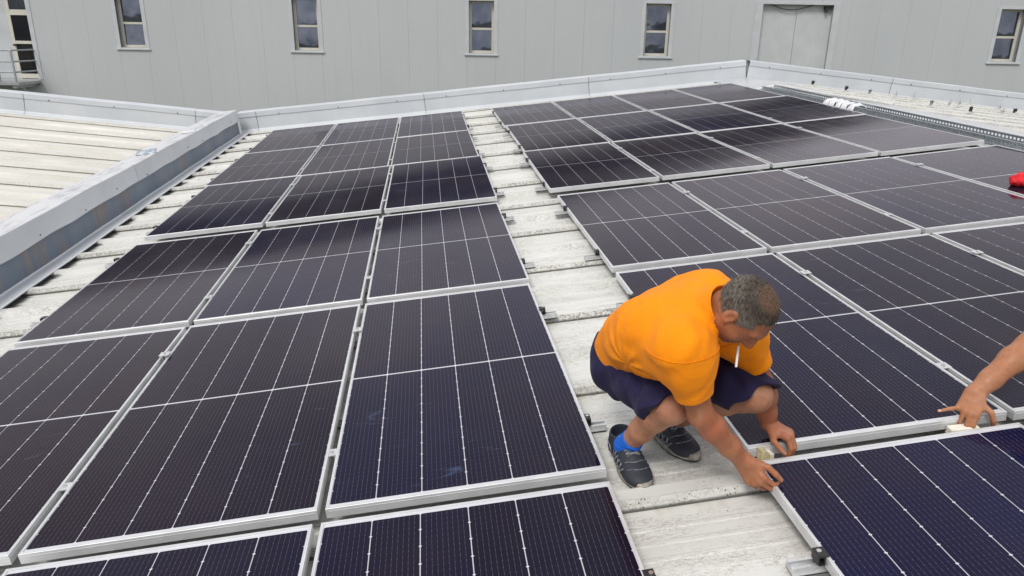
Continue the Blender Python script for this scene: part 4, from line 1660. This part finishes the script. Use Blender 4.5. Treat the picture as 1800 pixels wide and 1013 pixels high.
# ---- the squatting man
OR = np.array((.25, .17, PAN))
man = thing('person', 'squatting man in orange t-shirt and navy shorts with cigarette, lowering a panel', 'person', MR @ T(*OR))
rank = np.array((.122, .162, -.019)); lank = np.array((.325, .300, -.029))
rknee = np.array((.240, -.055, .262)); lknee = np.array((.5735, -.005, .232))
rhip = np.array((.176, .355, .240)); lhip = np.array((.354, .399, .289))
neck = np.array((.373, -.042, .614))
rsho = np.array((.242, -.170, .560)); lsho = np.array((.513, .060, .523))
relb = np.array((.311, -.159, .280)); rwri = np.array((.466, -.146, .066))
lelb = np.array((.628, .055, .232)); lwri = np.array((.6587, .0611, .060))
Hc = np.array((.4545, -.180, .660))
HF = np.array((.236, -.320, -.912)); HR = np.array((-.778, -.629, .018)); HU = np.array((.580, -.707, .395))
pel = (rhip + lhip) / 2

sk = Vol((.0, -.40, -.11), (.85, .55, .82), .0042)
head(sk, Hc, HF, HU, HR, 1.0)
HFn, HUn, HRn = nrm(HF), nrm(HU), nrm(HR)
skull = Hc - HUn * .055 - HFn * .03
sk.cap(neck - nrm(neck - pel) * .02, skull, .057, .056, k=.02)
for s_ in (rsho, lsho):
    sk.cap(neck - nrm(neck - pel) * .06, s_ - nrm(neck - pel) * .01, .038, .040, k=.02)
# trunk (under the shirt)
bk0 = nrm((-.35, .52, .73))
sp = [pel, lerp(pel, neck, .3), lerp(pel, neck, .6), neck]
sk.chain([q + bk0 * o_ for q, o_ in zip(sp, (.01, .05, .05, 0))], [.08, .075, .075, .06], k=.04)
latS = nrm(rsho - lsho)
sk.cap(lerp(pel, neck, .72) + latS * .09 + bk0 * .03, lerp(pel, neck, .72) - latS * .09 + bk0 * .03, .062, k=.05)
sk.cap(rhip, lhip, .10, k=.04)


def arm(v, sh, el, wr, r=(.056, .050, .043, .046, .031)):
    m1 = lerp(sh, el, .5); m2 = lerp(el, wr, .28)
    v.chain([sh, m1, el, m2, lerp(el, wr, .7), wr], [r[0], r[1], r[2], r[3], (r[3] + r[4]) * .48, r[4]], k=.02)


arm(sk, rsho, relb, rwri)
arm(sk, lsho, lelb, lwri)


def leg(v, hip, kn, an):
    v.chain([hip, lerp(hip, kn, .5), kn], [.088, .074, .060], k=.03)
    fw = nrm(kn - hip)
    cal = nrm(np.cross(np.cross(an - kn, hip - kn), an - kn)); 
    v.cap(kn + fw * .004, lerp(kn, an, .12), .058, .05, k=.02)
    v.chain([lerp(kn, an, .05), lerp(kn, an, .3) + cal * .018, lerp(kn, an, .62) + cal * .008, an], [.050, .058, .046, .036], k=.02)


leg(sk, rhip, rknee, rank)
leg(sk, lhip, lknee, lank)
nails1 = []
hand(sk, rwri, (.42, -.58, -.68), (-.74, -.55, .30), True,
     [(.10, .55, .75, .5), (.03, .65, .85, .5), (-.04, .75, .85, .5), (-.12, .8, .8, .5)],
     [(.55, .75, .10), (.10, .98, .20), (-.05, .95, .35)], 1.02, nails1)
hand(sk, lwri, (.58, -.72, -.22), (.30, -.10, .95), False,
     [(.12, .85, .65, .45), (.03, .9, .7, .5), (-.06, .95, .75, .5), (-.14, 1.0, .7, .5)],
     [(.75, .60, .25), (.35, .90, .22), (.15, .95, .25)], 1.0, nails1)
body, bV, bF = sk.build('body', 'sunburnt_skin', man, OR, 1)


def segd(P, a_, b_):
    ba = b_ - a_
    t = np.clip(((P - a_) @ ba) / (ba @ ba), 0, 1)
    return np.linalg.norm(P - a_ - t[:, None] * ba, axis=1)


dl = np.minimum.reduce([segd(bV, rknee, rank), segd(bV, lknee, lank), segd(bV, rhip, rknee), segd(bV, lhip, lknee)])
da_ = np.minimum.reduce([segd(bV, relb, rwri), segd(bV, lelb, lwri), segd(bV, rsho, relb), segd(bV, lsho, lelb)]) * 1.15
pale = np.clip((da_ - dl) / .03 + .3, 0, 1) * (bV[:, 2] < .42)
attr = body.data.attributes.new('pale', 'FLOAT', 'POINT')
if len(attr.data) == len(pale):
    attr.data.foreach_set('value', pale.astype(np.float32))
nail_mesh(nails1, man, OR)
hair(man, OR, Hc, HF, HU, HR, 1.0)
for sg in (-1, 1):
    b = MB()
    c = Hc + HRn * sg * .031 + HFn * .0735 - HUn * .003 - OR
    for k in range(1):
        bm = bmesh.new()
        bmesh.ops.create_uvsphere(bm, u_segments=12, v_segments=8, radius=.0115)
        me = bpy.data.meshes.new('eye'); bm.to_mesh(me); bm.free()
        me.materials.append(M['eye_white'])
        e_ = inst('eye', me, man, c)
# stubble: fine short hairs round the jaw
r_ = np.random.default_rng(5)
jaw = bV - Hc
jf, ju, jr = jaw @ HFn, jaw @ HUn, jaw @ HRn
msk = (np.linalg.norm(jaw, axis=1) < .16) & (ju < -.045) & (jf > -.005) & (ju > -.135) & (jf > -ju * .25 - .02)
pk = r_.choice(np.flatnonzero(msk), 2600)
b = MB()
p0 = bV[pk] + r_.normal(0, .0015, (len(pk), 3)) - OR
dd = nrm(HFn * .3 - HUn * .6)[None, :] * .5 + (jaw[pk] - (HFn * .02 - HUn * .06)) * 9 + r_.normal(0, .3, (len(pk), 3))
dd /= np.linalg.norm(dd, axis=1)[:, None]
sd2 = np.cross(dd, r_.normal(0, 1, (len(pk), 3))); sd2 /= np.linalg.norm(sd2, axis=1)[:, None]
vs = np.stack([p0 - sd2 * .0004, p0 + sd2 * .0004, p0 + dd * .0042], 1).reshape(-1, 3)
b.v = [tuple(q) for q in vs]; b.f = [(3 * i, 3 * i + 1, 3 * i + 2) for i in range(len(pk))]; b.mi = [0] * len(pk)
tag(b.build('stubble', 'grey_hair', man), kind='stuff')

# shirt
axT = nrm(neck - pel)
fwT = nrm(np.cross(axT, latS)); latT = nrm(np.cross(fwT, axT))
bk = -fwT
sh = Vol((-.02, -.42, .08), (.80, .60, .76), .0045)
lv = [(-.06, .085, .125, .015), (.12, .088, .118, .042), (.30, .095, .110, .064), (.48, .108, .104, .072), (.66, .115, .100, .057), (.80, .110, .095, .028), (.90, .080, .078, .012)]
cs = []
for (t, hw, r, bo) in lv:
    c = lerp(pel, neck, t) + bk * bo
    cs.append((c, hw, r))
    sh.cap(c + latT * hw, c - latT * hw, r * .93, k=.05)
for i in range(len(cs) - 1):
    for f in (.33, .66):
        c = lerp(cs[i][0], cs[i + 1][0], f); hw = cs[i][1] * (1 - f) + cs[i + 1][1] * f; r = cs[i][2] * (1 - f) + cs[i + 1][2] * f
        sh.cap(c + latT * hw, c - latT * hw, r * .93, k=.05)
for s_ in (rsho, lsho):
    sh.cap(neck - axT * .02, lerp(neck, skull, .70), .072, .069, k=.03)
    sh.cap(lerp(pel, neck, .93), s_, .070, .058, k=.05)
# belly hanging forward
sh.ell(lerp(pel, neck, .34) + fwT * .0, np.array([latT, axT, fwT]), (.13, .14, .10), k=.05)
for (s_, e_, tt) in ((rsho, relb, .68), (lsho, lelb, .70)):
    d = nrm(e_ - s_)
    end = lerp(s_, e_, tt)
    sh.cap(lerp(pel, neck, .66) + latT * (.13 if s_ is rsho else -.13), s_ + d * .03, .088, .060, k=.12)
    sh.cap(lerp(pel, neck, .45) + latT * (.11 if s_ is rsho else -.11), s_ + d * .04, .078, .056, k=.12)
    sh.chain([s_ + d * .01, lerp(s_, e_, .35), end + d * .03], [.055, .061, .067], k=.07)
sh.smooth(10)
sh.displace(folds(.0026, [(24, 9, -30, 0., .8), (-15, 33, 18, 1.3, .8), (42, -26, 11, 2.1, .6), (60, 30, -45, .4, .4), (-70, 50, 25, 2., .3)]))
arp = lerp(pel, neck, .60) + latT * .14 + fwT * .02                     # cloth pulled from the near armpit towards the belly


def pulled(X, Y, Z):
    px, py, pz = X - arp[0], Y - arp[1], Z - arp[2]
    rr_ = np.sqrt(px ** 2 + py ** 2 + pz ** 2) + 1e-6
    al = px * axT[0] + py * axT[1] + pz * axT[2]
    fw_ = px * fwT[0] + py * fwT[1] + pz * fwT[2]
    th_ = np.arctan2(fw_, -al)
    wave = np.abs(np.sin(th_ * 5.0 + 6 * rr_)) ** 3
    return -.0055 * wave * np.exp(-((rr_ - .12) / .085) ** 2)


sh.displace(pulled)
for (s_, e_, tt) in ((rsho, relb, .68), (lsho, lelb, .70)):
    d = nrm(e_ - s_); end = lerp(s_, e_, tt)
    lo = end - .13 + d * .06; hi = end + .13 + d * .06
    # cut the hem and hollow the sleeve mouth (only round the sleeve itself)
    bl = sh.block(lo, hi)
    sl, X, Y, Z = bl
    px, py, pz = X - end[0], Y - end[1], Z - end[2]
    al = px * d[0] + py * d[1] + pz * d[2]
    rad = np.sqrt(np.maximum(px ** 2 + py ** 2 + pz ** 2 - al ** 2, 0))
    cutd = np.where(rad < .115, al, -.05).astype(np.float32)
    sh.D[sl] = np.maximum(sh.D[sl], cutd)
    sh.cap(end + d * .02, end - d * .04, .057, .046, k=.004, op='sub')
# neck opening and lower hem
sh_n = nrm(skull - neck)
Dpre = sh.D.copy()
sh.ell(skull * 1.08 - neck * .08, np.eye(3), (.077, .077, .077), k=.004, op='sub')
hem = lerp(pel, neck, .02)
sh.halfspace(hem + axT * .055, -nrm(axT * .93 + fwT * -.35), k=.006)
sh.D = np.where(np.isfinite(sh.D), sh.D, 1).astype(np.float32)
shirt, sV, sF = sh.build('shirt', 'orange_cotton', man, OR, 2)
# raised seams and the collar rib follow the cloth


def trace(vol, c, axis, r0, r1, n=48, off=.0008):
    axis = nrm(axis); u = nrm(np.cross(axis, (.3, .2, 1))); w = np.cross(axis, u)
    out, run = [], []
    for i in range(n + 1):
        a_ = 2 * PI * i / n
        d = u * math.cos(a_) + w * math.sin(a_)
        hit = None
        prev = -1
        for r in np.arange(r0, r1, .0015):
            q = (c + d * r - vol.lo) / vol.h
            i0 = np.floor(q).astype(int)
            if (i0 < 0).any() or (i0 >= np.array(vol.D.shape) - 1).any():
                break
            f = q - i0
            val = 0
            for cx in (0, 1):
                for cy in (0, 1):
                    for cz in (0, 1):
                        val += vol.D[i0[0] + cx, i0[1] + cy, i0[2] + cz] * (f[0] if cx else 1 - f[0]) * (f[1] if cy else 1 - f[1]) * (f[2] if cz else 1 - f[2])
            if val > 0:
                hit = r
                break
        if hit is not None and hit > r0 + .001:
            run.append(tuple(c + d * (hit + off) - OR))
        else:
            if len(run) > 3: out.append(run)
            run = []
    if len(run) > 3: out.append(run)
    return out


seam = MB()
for (s_, e_, tt, sg) in ((rsho, relb, .68, 1), (lsho, lelb, .70, -1)):
    d = nrm(e_ - s_)
    for run in trace(sh, lerp(s_, e_, tt) - d * .022, d, .02, .11):
        seam.tube(run, .0011, 4)
    for run in trace(sh, s_ + d * .015, nrm(d + .25 * latT * sg), .008, .125, 90):
        seam.tube(run, .0014, 4)
if seam.v:
    seam.build('seam', 'orange_cotton', shirt, smooth=True)
cax = nrm(skull - neck)
cu = nrm(np.cross(cax, (.3, .2, 1))); cw_ = np.cross(cax, cu)
cctr = skull * 1.08 - neck * .08
edge = []
for i in range(64):
    th_ = 2 * PI * i / 64
    rad_ = cu * math.cos(th_) + cw_ * math.sin(th_)
    for ps in np.radians(np.arange(25, 165, 1.0)):
        q = cctr + .0775 * (cax * math.cos(ps) + rad_ * math.sin(ps))
        i0 = np.round((q - sh.lo) / sh.h).astype(int)
        if (i0 >= 0).all() and (i0 < np.array(Dpre.shape)).all() and Dpre[i0[0], i0[1], i0[2]] < -.002:
            edge.append(q - OR)
            break
edge = np.array(edge)
for _ in range(6):
    edge = .25 * np.roll(edge, 1, 0) + .5 * edge + .25 * np.roll(edge, -1, 0)
if len(edge) > 20:
    ribm = MB()
    ribm.tube([tuple(q) for q in np.vstack([edge, edge[:2]])], .0042, 7, cap=False)
    ribm.build('collar', 'orange_cotton', shirt, smooth=True)


# shorts
so = Vol((-.02, -.16, .02), (.76, .62, .46), .0045)
so.cap(rhip + latT * -.0, lhip, .135, k=.05)
so.cap(pel + bk * .03 + latT * .06 + axT * .05, pel + bk * .03 - latT * .06 + axT * .05, .135, k=.05)
so.cap(pel - axT * .03 + bk * .05 + latT * .06, pel - axT * .03 + bk * .05 - latT * .06, .12, k=.05)
for (h_, k_) in ((rhip, rknee), (lhip, lknee)):
    so.chain([h_, lerp(h_, k_, .5), lerp(h_, k_, .86), lerp(h_, k_, 1.06)], [.122, .106, .091, .085], k=.04)
so.displace(folds(.005, [(30, 22, 12, .3, 1.0), (-26, 40, 28, 1.0, .8), (55, -30, 35, 2.5, .5), (20, 75, -30, 1.1, .35)]))
for (h_, k_, a_) in ((rhip, rknee, rank), (lhip, lknee, lank)):
    d = nrm(nrm(k_ - h_) + .55 * nrm(a_ - k_)); end = lerp(h_, k_, 1.01)
    bl = so.block(k_ - .16, k_ + .2)
    sl, X, Y, Z = bl
    px, py, pz = X - end[0], Y - end[1], Z - end[2]
    al = px * d[0] + py * d[1] + pz * d[2] + .012 * np.sin(px * 40 + pz * 30)
    rad = np.sqrt(np.maximum(px ** 2 + py ** 2 + pz ** 2 - al ** 2, 0))
    so.D[sl] = np.maximum(so.D[sl], np.where(rad < .17, al, -.05).astype(np.float32))
    so.cap(k_ + d * .02, lerp(h_, k_, .86), .073, .066, k=.004, op='sub')
shorts, hV_, hF_ = so.build('shorts', 'navy_cotton', man, OR, 2)

# socks and shoes
for (k_, a_) in ((rknee, rank), (lknee, lank)):
    v = Vol(a_ - .12, a_ + .16, .004)
    d = nrm(k_ - a_)
    v.chain([a_ - np.array((0, 0, .05)), a_, a_ + d * .075], [.040, .0425, .046], k=.02)
    v.displace(lambda X, Y, Z: .0012 * np.sin(Z * 330))
    v.halfspace(a_ + d * .07, d, k=.004)
    v.build('sock', 'blue_sock_knit', man, OR, 1)
shoe(man, OR, (rank[0], rank[1] + .02, PAN + .0045), (.10, -1), scale=1.12)
shoe(man, OR, (lank[0] - .005, lank[1] + .01, PAN + .0045), (.36, -1), scale=1.1)
# bracelet
b = MB()
dW = nrm(lwri - lelb); uW = nrm(np.cross(dW, (0, 0, 1))); wW = np.cross(dW, uW)
cW = lwri - dW * .018
b.tube([tuple(cW - OR + (uW * math.cos(t) + wW * math.sin(t)) * .0335) for t in np.linspace(0, 2 * PI, 25)], .0016, 5, cap=False)
b.build('bracelet', 'dark_rubber', man, smooth=True)
# cigarette between the lips: held by the man, a thing of its own
m0 = Hc + HFn * .092 - HUn * .0745 - HRn * .016
dC = nrm(HFn * .55 - np.array(UPV) * .55 + HRn * .42 - HUn * .05)
cg = thing('cigarette', 'white cigarette hanging from the mouth of the man in orange', 'cigarette', MR @ T(*m0))
b = MB(); b.tube([tuple(dC * 0.0), tuple(dC * .024)], .0042, 10); b.build('filter', 'cigarette_filter', cg)
b = MB(); b.tube([tuple(dC * .0242), tuple(dC * .095)], .0041, 10); b.build('paper', 'cigarette_paper', cg)
# small pale print low on the shirt front
# hair colouring: brown thinning crown, grey sides (in the man's own coordinates)
crown = Hc + HUn * .098 - HFn * .02 + HRn * .002 - OR
o = HAIR.coord('Object')
vd = N(HAIR.t, 'ShaderNodeVectorMath', operation='DISTANCE')
vd.inputs[1].default_value = tuple(crown)
L(HAIR.t, o, vd.inputs[0])
fac = HAIR.ramp(vd.outputs['Value'], .035, .062)
far_ = HAIR.ramp(vd.outputs['Value'], .075, .115)
nz = HAIR.noise(o, 260, 3, .7)
nz2 = HAIR.noise(o, 40, 3, .6)
streak = HAIR.noise(HAIR.mapped(o, (130, 130, 40), (0, 0, 0), (.5, .9, .2)), 1.0, 4, .6)
gl = HAIR.mix(HAIR.ramp(streak, .36, .62), (.050, .040, .032), (.165, .146, .122))
gd = HAIR.mix(HAIR.ramp(streak, .40, .68), (.024, .016, .011), (.085, .063, .046))
gcol = HAIR.mix(far_, gd, gl)
bcol = HAIR.mix(HAIR.ramp(nz, .40, .60), (.075, .040, .022), (.165, .09, .05))
f2 = HAIR.math('MULTIPLY', fac, HAIR.ramp(nz2, .3, .6, .85, 1.0))
HAIR.col(HAIR.mix(f2, bcol, gcol))
HAIR.bump(HAIR.noise(o, 300, 3, .6), .6, .002)

# ---- the second man, only his arm and hand reach into the picture
OR2 = np.array((2.45, .62, 0.0))
man2 = thing('person', 'second worker reaching in from the right edge with bare tanned arm', 'person', MR @ T(*OR2))
w2 = np.array((1.478, .030, .085)); e2 = np.array((1.735, .105, .212)); s2 = np.array((1.985, .19, .38))
n2 = np.array((2.14, .30, .55)); p2 = np.array((2.62, .55, .28)); ls2 = np.array((2.34, .44, .42))
k2r = np.array((2.32, .25, .075)); a2r = np.array((2.70, .42, .06)); h2r = np.array((2.66, .45, .28))
k2l = np.array((2.60, .78, .075)); a2l = np.array((2.98, .86, .06)); h2l = np.array((2.80, .65, .28))
le2 = np.array((2.40, .62, .24)); lw2 = np.array((2.48, .62, .12))
v2 = Vol((1.2, -.22, -.03), (3.15, 1.1, .88), .0056)
H2 = np.array((2.09, .20, .69))
F2 = nrm((-.75, -.5, -.45)); R2_ = nrm(np.cross(F2, (0, 0, 1))); U2 = np.cross(R2_, F2)
head(v2, H2, F2, U2, R2_)
v2.cap(n2, H2 - U2 * .05 - F2 * .03, .064, .056, k=.03)
v2.chain([p2, lerp(p2, n2, .5) + np.array((.03, .03, .05)), n2], [.11, .125, .085], k=.05)
v2.cap(n2, s2, .06, .055, k=.03); v2.cap(n2, ls2, .06, .055, k=.03)
arm(v2, s2, e2, w2, (.055, .050, .045, .049, .033))
arm(v2, ls2, le2, lw2)
for (hh, kk, aa) in ((h2r, k2r, a2r), (h2l, k2l, a2l)):
    v2.chain([hh, lerp(hh, kk, .5), kk, lerp(kk, aa, .35), aa], [.09, .08, .06, .055, .04], k=.03)
nails2 = []
hand(v2, w2, (-.62, -.52, -.50), (-.25, -.35, .90), True,
     [(-.02, .55, .45, .3), (.0, .60, .5, .3), (-.10, .62, .5, .3), (-.85, -.30, .15, .1)],
     [(.85, .30, .35), (.40, .45, .80), (.1, .35, .95)], 1.02, nails2)
hand(v2, lw2, (.3, .3, .2), (-.2, .2, .9), False, [(.1, .5, .6, .4)] * 4, [(.7, .6, .2), (.4, .9, .3), (.2, .9, .4)])
v2.build('body', 'tanned_skin', man2, OR2, 1)
nail_mesh(nails2, man2, OR2)
t2 = Vol((1.75, -.1, .05), (3.1, 1.1, .75), .011)
t2.chain([p2, lerp(p2, n2, .5) + np.array((.03, .03, .05)), lerp(p2, n2, .9)], [.15, .155, .12], k=.06)
t2.cap(lerp(p2, n2, .8), s2, .09, .08, k=.04); t2.cap(lerp(p2, n2, .8), ls2, .09, .08, k=.04)
t2.chain([s2, lerp(s2, e2, .5)], [.082, .078], k=.03); t2.chain([ls2, lerp(ls2, le2, .55)], [.082, .078], k=.03)
t2.ell(n2 + np.array((-.03, -.03, .06)), np.eye(3), (.075, .075, .075), k=.01, op='sub')
t2.displace(folds(.006, [(24, 9, -30, 0., 1.0), (-15, 33, 18, 1.3, .8)]))
t2.build('shirt', 'dark_cotton', man2, OR2, 2)
t3 = Vol((1.95, .0, -.02), (3.2, 1.15, .5), .011)
t3.cap(h2r, h2l, .14, k=.05)
for (hh, kk, aa) in ((h2r, k2r, a2r), (h2l, k2l, a2l)):
    t3.chain([hh, lerp(hh, kk, .5), kk, lerp(kk, aa, .85)], [.12, .10, .078, .062], k=.04)
t3.displace(folds(.005, [(30, 22, 12, .3, 1.0), (-26, 40, 28, 1.0, .8)]))
t3.build('trousers', 'grey_cotton', man2, OR2, 2)
hair(man2, OR2, H2, F2, U2, R2_, strands=2500, seed=9)
shoe(man2, OR2, (a2l[0], a2l[1], .02), (1, .4), pitch=-1.0, lace=False)
shoe(man2, OR2, (a2r[0], a2r[1], .02), (1, .6), pitch=-1.0, lace=False)

# ------------------------------------------------------------------ small things by the two men
ws = thing('wooden_wedge', 'pale wooden wedge standing upright between two panel frames', 'wedge', MR @ T(.612, -.030, -.012) @ Rt(.12, 'Z'))
b = MB()
b.add([(-.030, -.016, -.06), (.022, -.016, -.06), (.026, -.016, -.018), (-.006, -.016, .024), (-.026, -.016, .026),
       (-.030, .016, -.06), (.022, .016, -.06), (.026, .016, -.018), (-.006, .016, .024), (-.026, .016, .026)],
      [(0, 1, 2, 3, 4), (9, 8, 7, 6, 5), (0, 5, 6, 1), (1, 6, 7, 2), (2, 7, 8, 3), (3, 8, 9, 4), (4, 9, 5, 0)])
b.build('block', 'pale_wood', ws, bevel=.0015)
b = MB(); b.box((.010, -.0175, -.018), (.024, .0165, .004)); b.build('chip', 'foam_block', ws, bevel=.001)
fb = thing('spacer_block', 'cream white spacer block under the hand of second worker', 'block', MR @ T(1.392, -.045, -.018) @ Rt(-.06, 'Z'))
b = MB(); b.box((-.058, -.018, -.03), (.052, .020, .012)); b.build('block', 'foam_block', fb, bevel=.004)
b = MB(); b.box((-.060, -.020, -.034), (.054, .021, -.012)); b.build('base', 'pale_wood', fb, bevel=.003)

# litter on the gutter wall cap
r_ = np.random.default_rng(21)
for nm, lab, cat, c, sx, sy, mt, hh in (('plastic_wrap', 'crumpled blue and white plastic wrap lying on the valley wall cap', 'plastic', (-4.06, 7.30, .322), .11, .20, 'wrap_plastic', .035),
                                        ('paper_sheet', 'small white paper sheet lying flat on the valley wall cap', 'paper', (-4.03, 8.95, .322), .10, .16, 'white_plastic', .008)):
    b = MB()
    n1, n2_ = 9, 11
    vs = []
    for i in range(n1):
        for j in range(n2_):
            u, v_ = i / (n1 - 1) * 2 - 1, j / (n2_ - 1) * 2 - 1
            edge_ = max(abs(u), abs(v_))
            z_ = hh * (.45 + .9 * noise.noise(Vector((u * 2.2, v_ * 2.6, sx * 90)))) * (1 - .6 * edge_ ** 2) + .004
            vs.append((u * sx * (1 + .15 * noise.noise(Vector((v_ * 2, 3, 1)))), v_ * sy * (1 + .12 * noise.noise(Vector((u * 2, 7, 1)))), max(.002, z_)))
    fs = [(i * n2_ + j, (i + 1) * n2_ + j, (i + 1) * n2_ + j + 1, i * n2_ + j + 1) for i in range(n1 - 1) for j in range(n2_ - 1)]
    b.add(vs, fs)
    o = tag(b.build(nm, mt, smooth=True), lab, cat)
    sol = o.modifiers.new('thickness', 'SOLIDIFY'); sol.thickness = .0015
    o.matrix_world = MR @ T(*c) @ Rt(.3, 'Z')

# red bundle at the right edge
v = Vol((3.70, 2.55, -.02), (4.25, 3.05, .2), .006)
ctr = np.array((3.955, 2.81, .0))
r_ = np.random.default_rng(11)
v.ell(ctr + (0, 0, .045), np.eye(3), (.10, .085, .055), k=0)
for i in range(12):
    a_ = i * 2.4
    q = ctr + np.array((.075 * math.cos(a_), .06 * math.sin(a_), .03 + .02 * r_.random()))
    v.ell(q, np.eye(3), r_.uniform(.028, .045, 3), k=.008)
v.cap(ctr + (.06, .02, .03), ctr + (.17, .05, .02), .03, .024, k=.01)
v.displace(folds(.005, [(60, 40, 50, .3, 1.), (-70, 90, 40, 1.2, .8), (130, -60, 90, .2, .4)]))
v.halfspace((0, 0, .001), (0, 0, -1), k=.003)
rb, _, _ = v.build('red_cloth', 'red_cloth', None, (3.955, 2.81, 0), 1)
tag(rb, 'crumpled bright red cloth bundle lying on a panel at right edge', 'cloth')
rb.matrix_world = MR @ T(3.955, 2.81, 0)
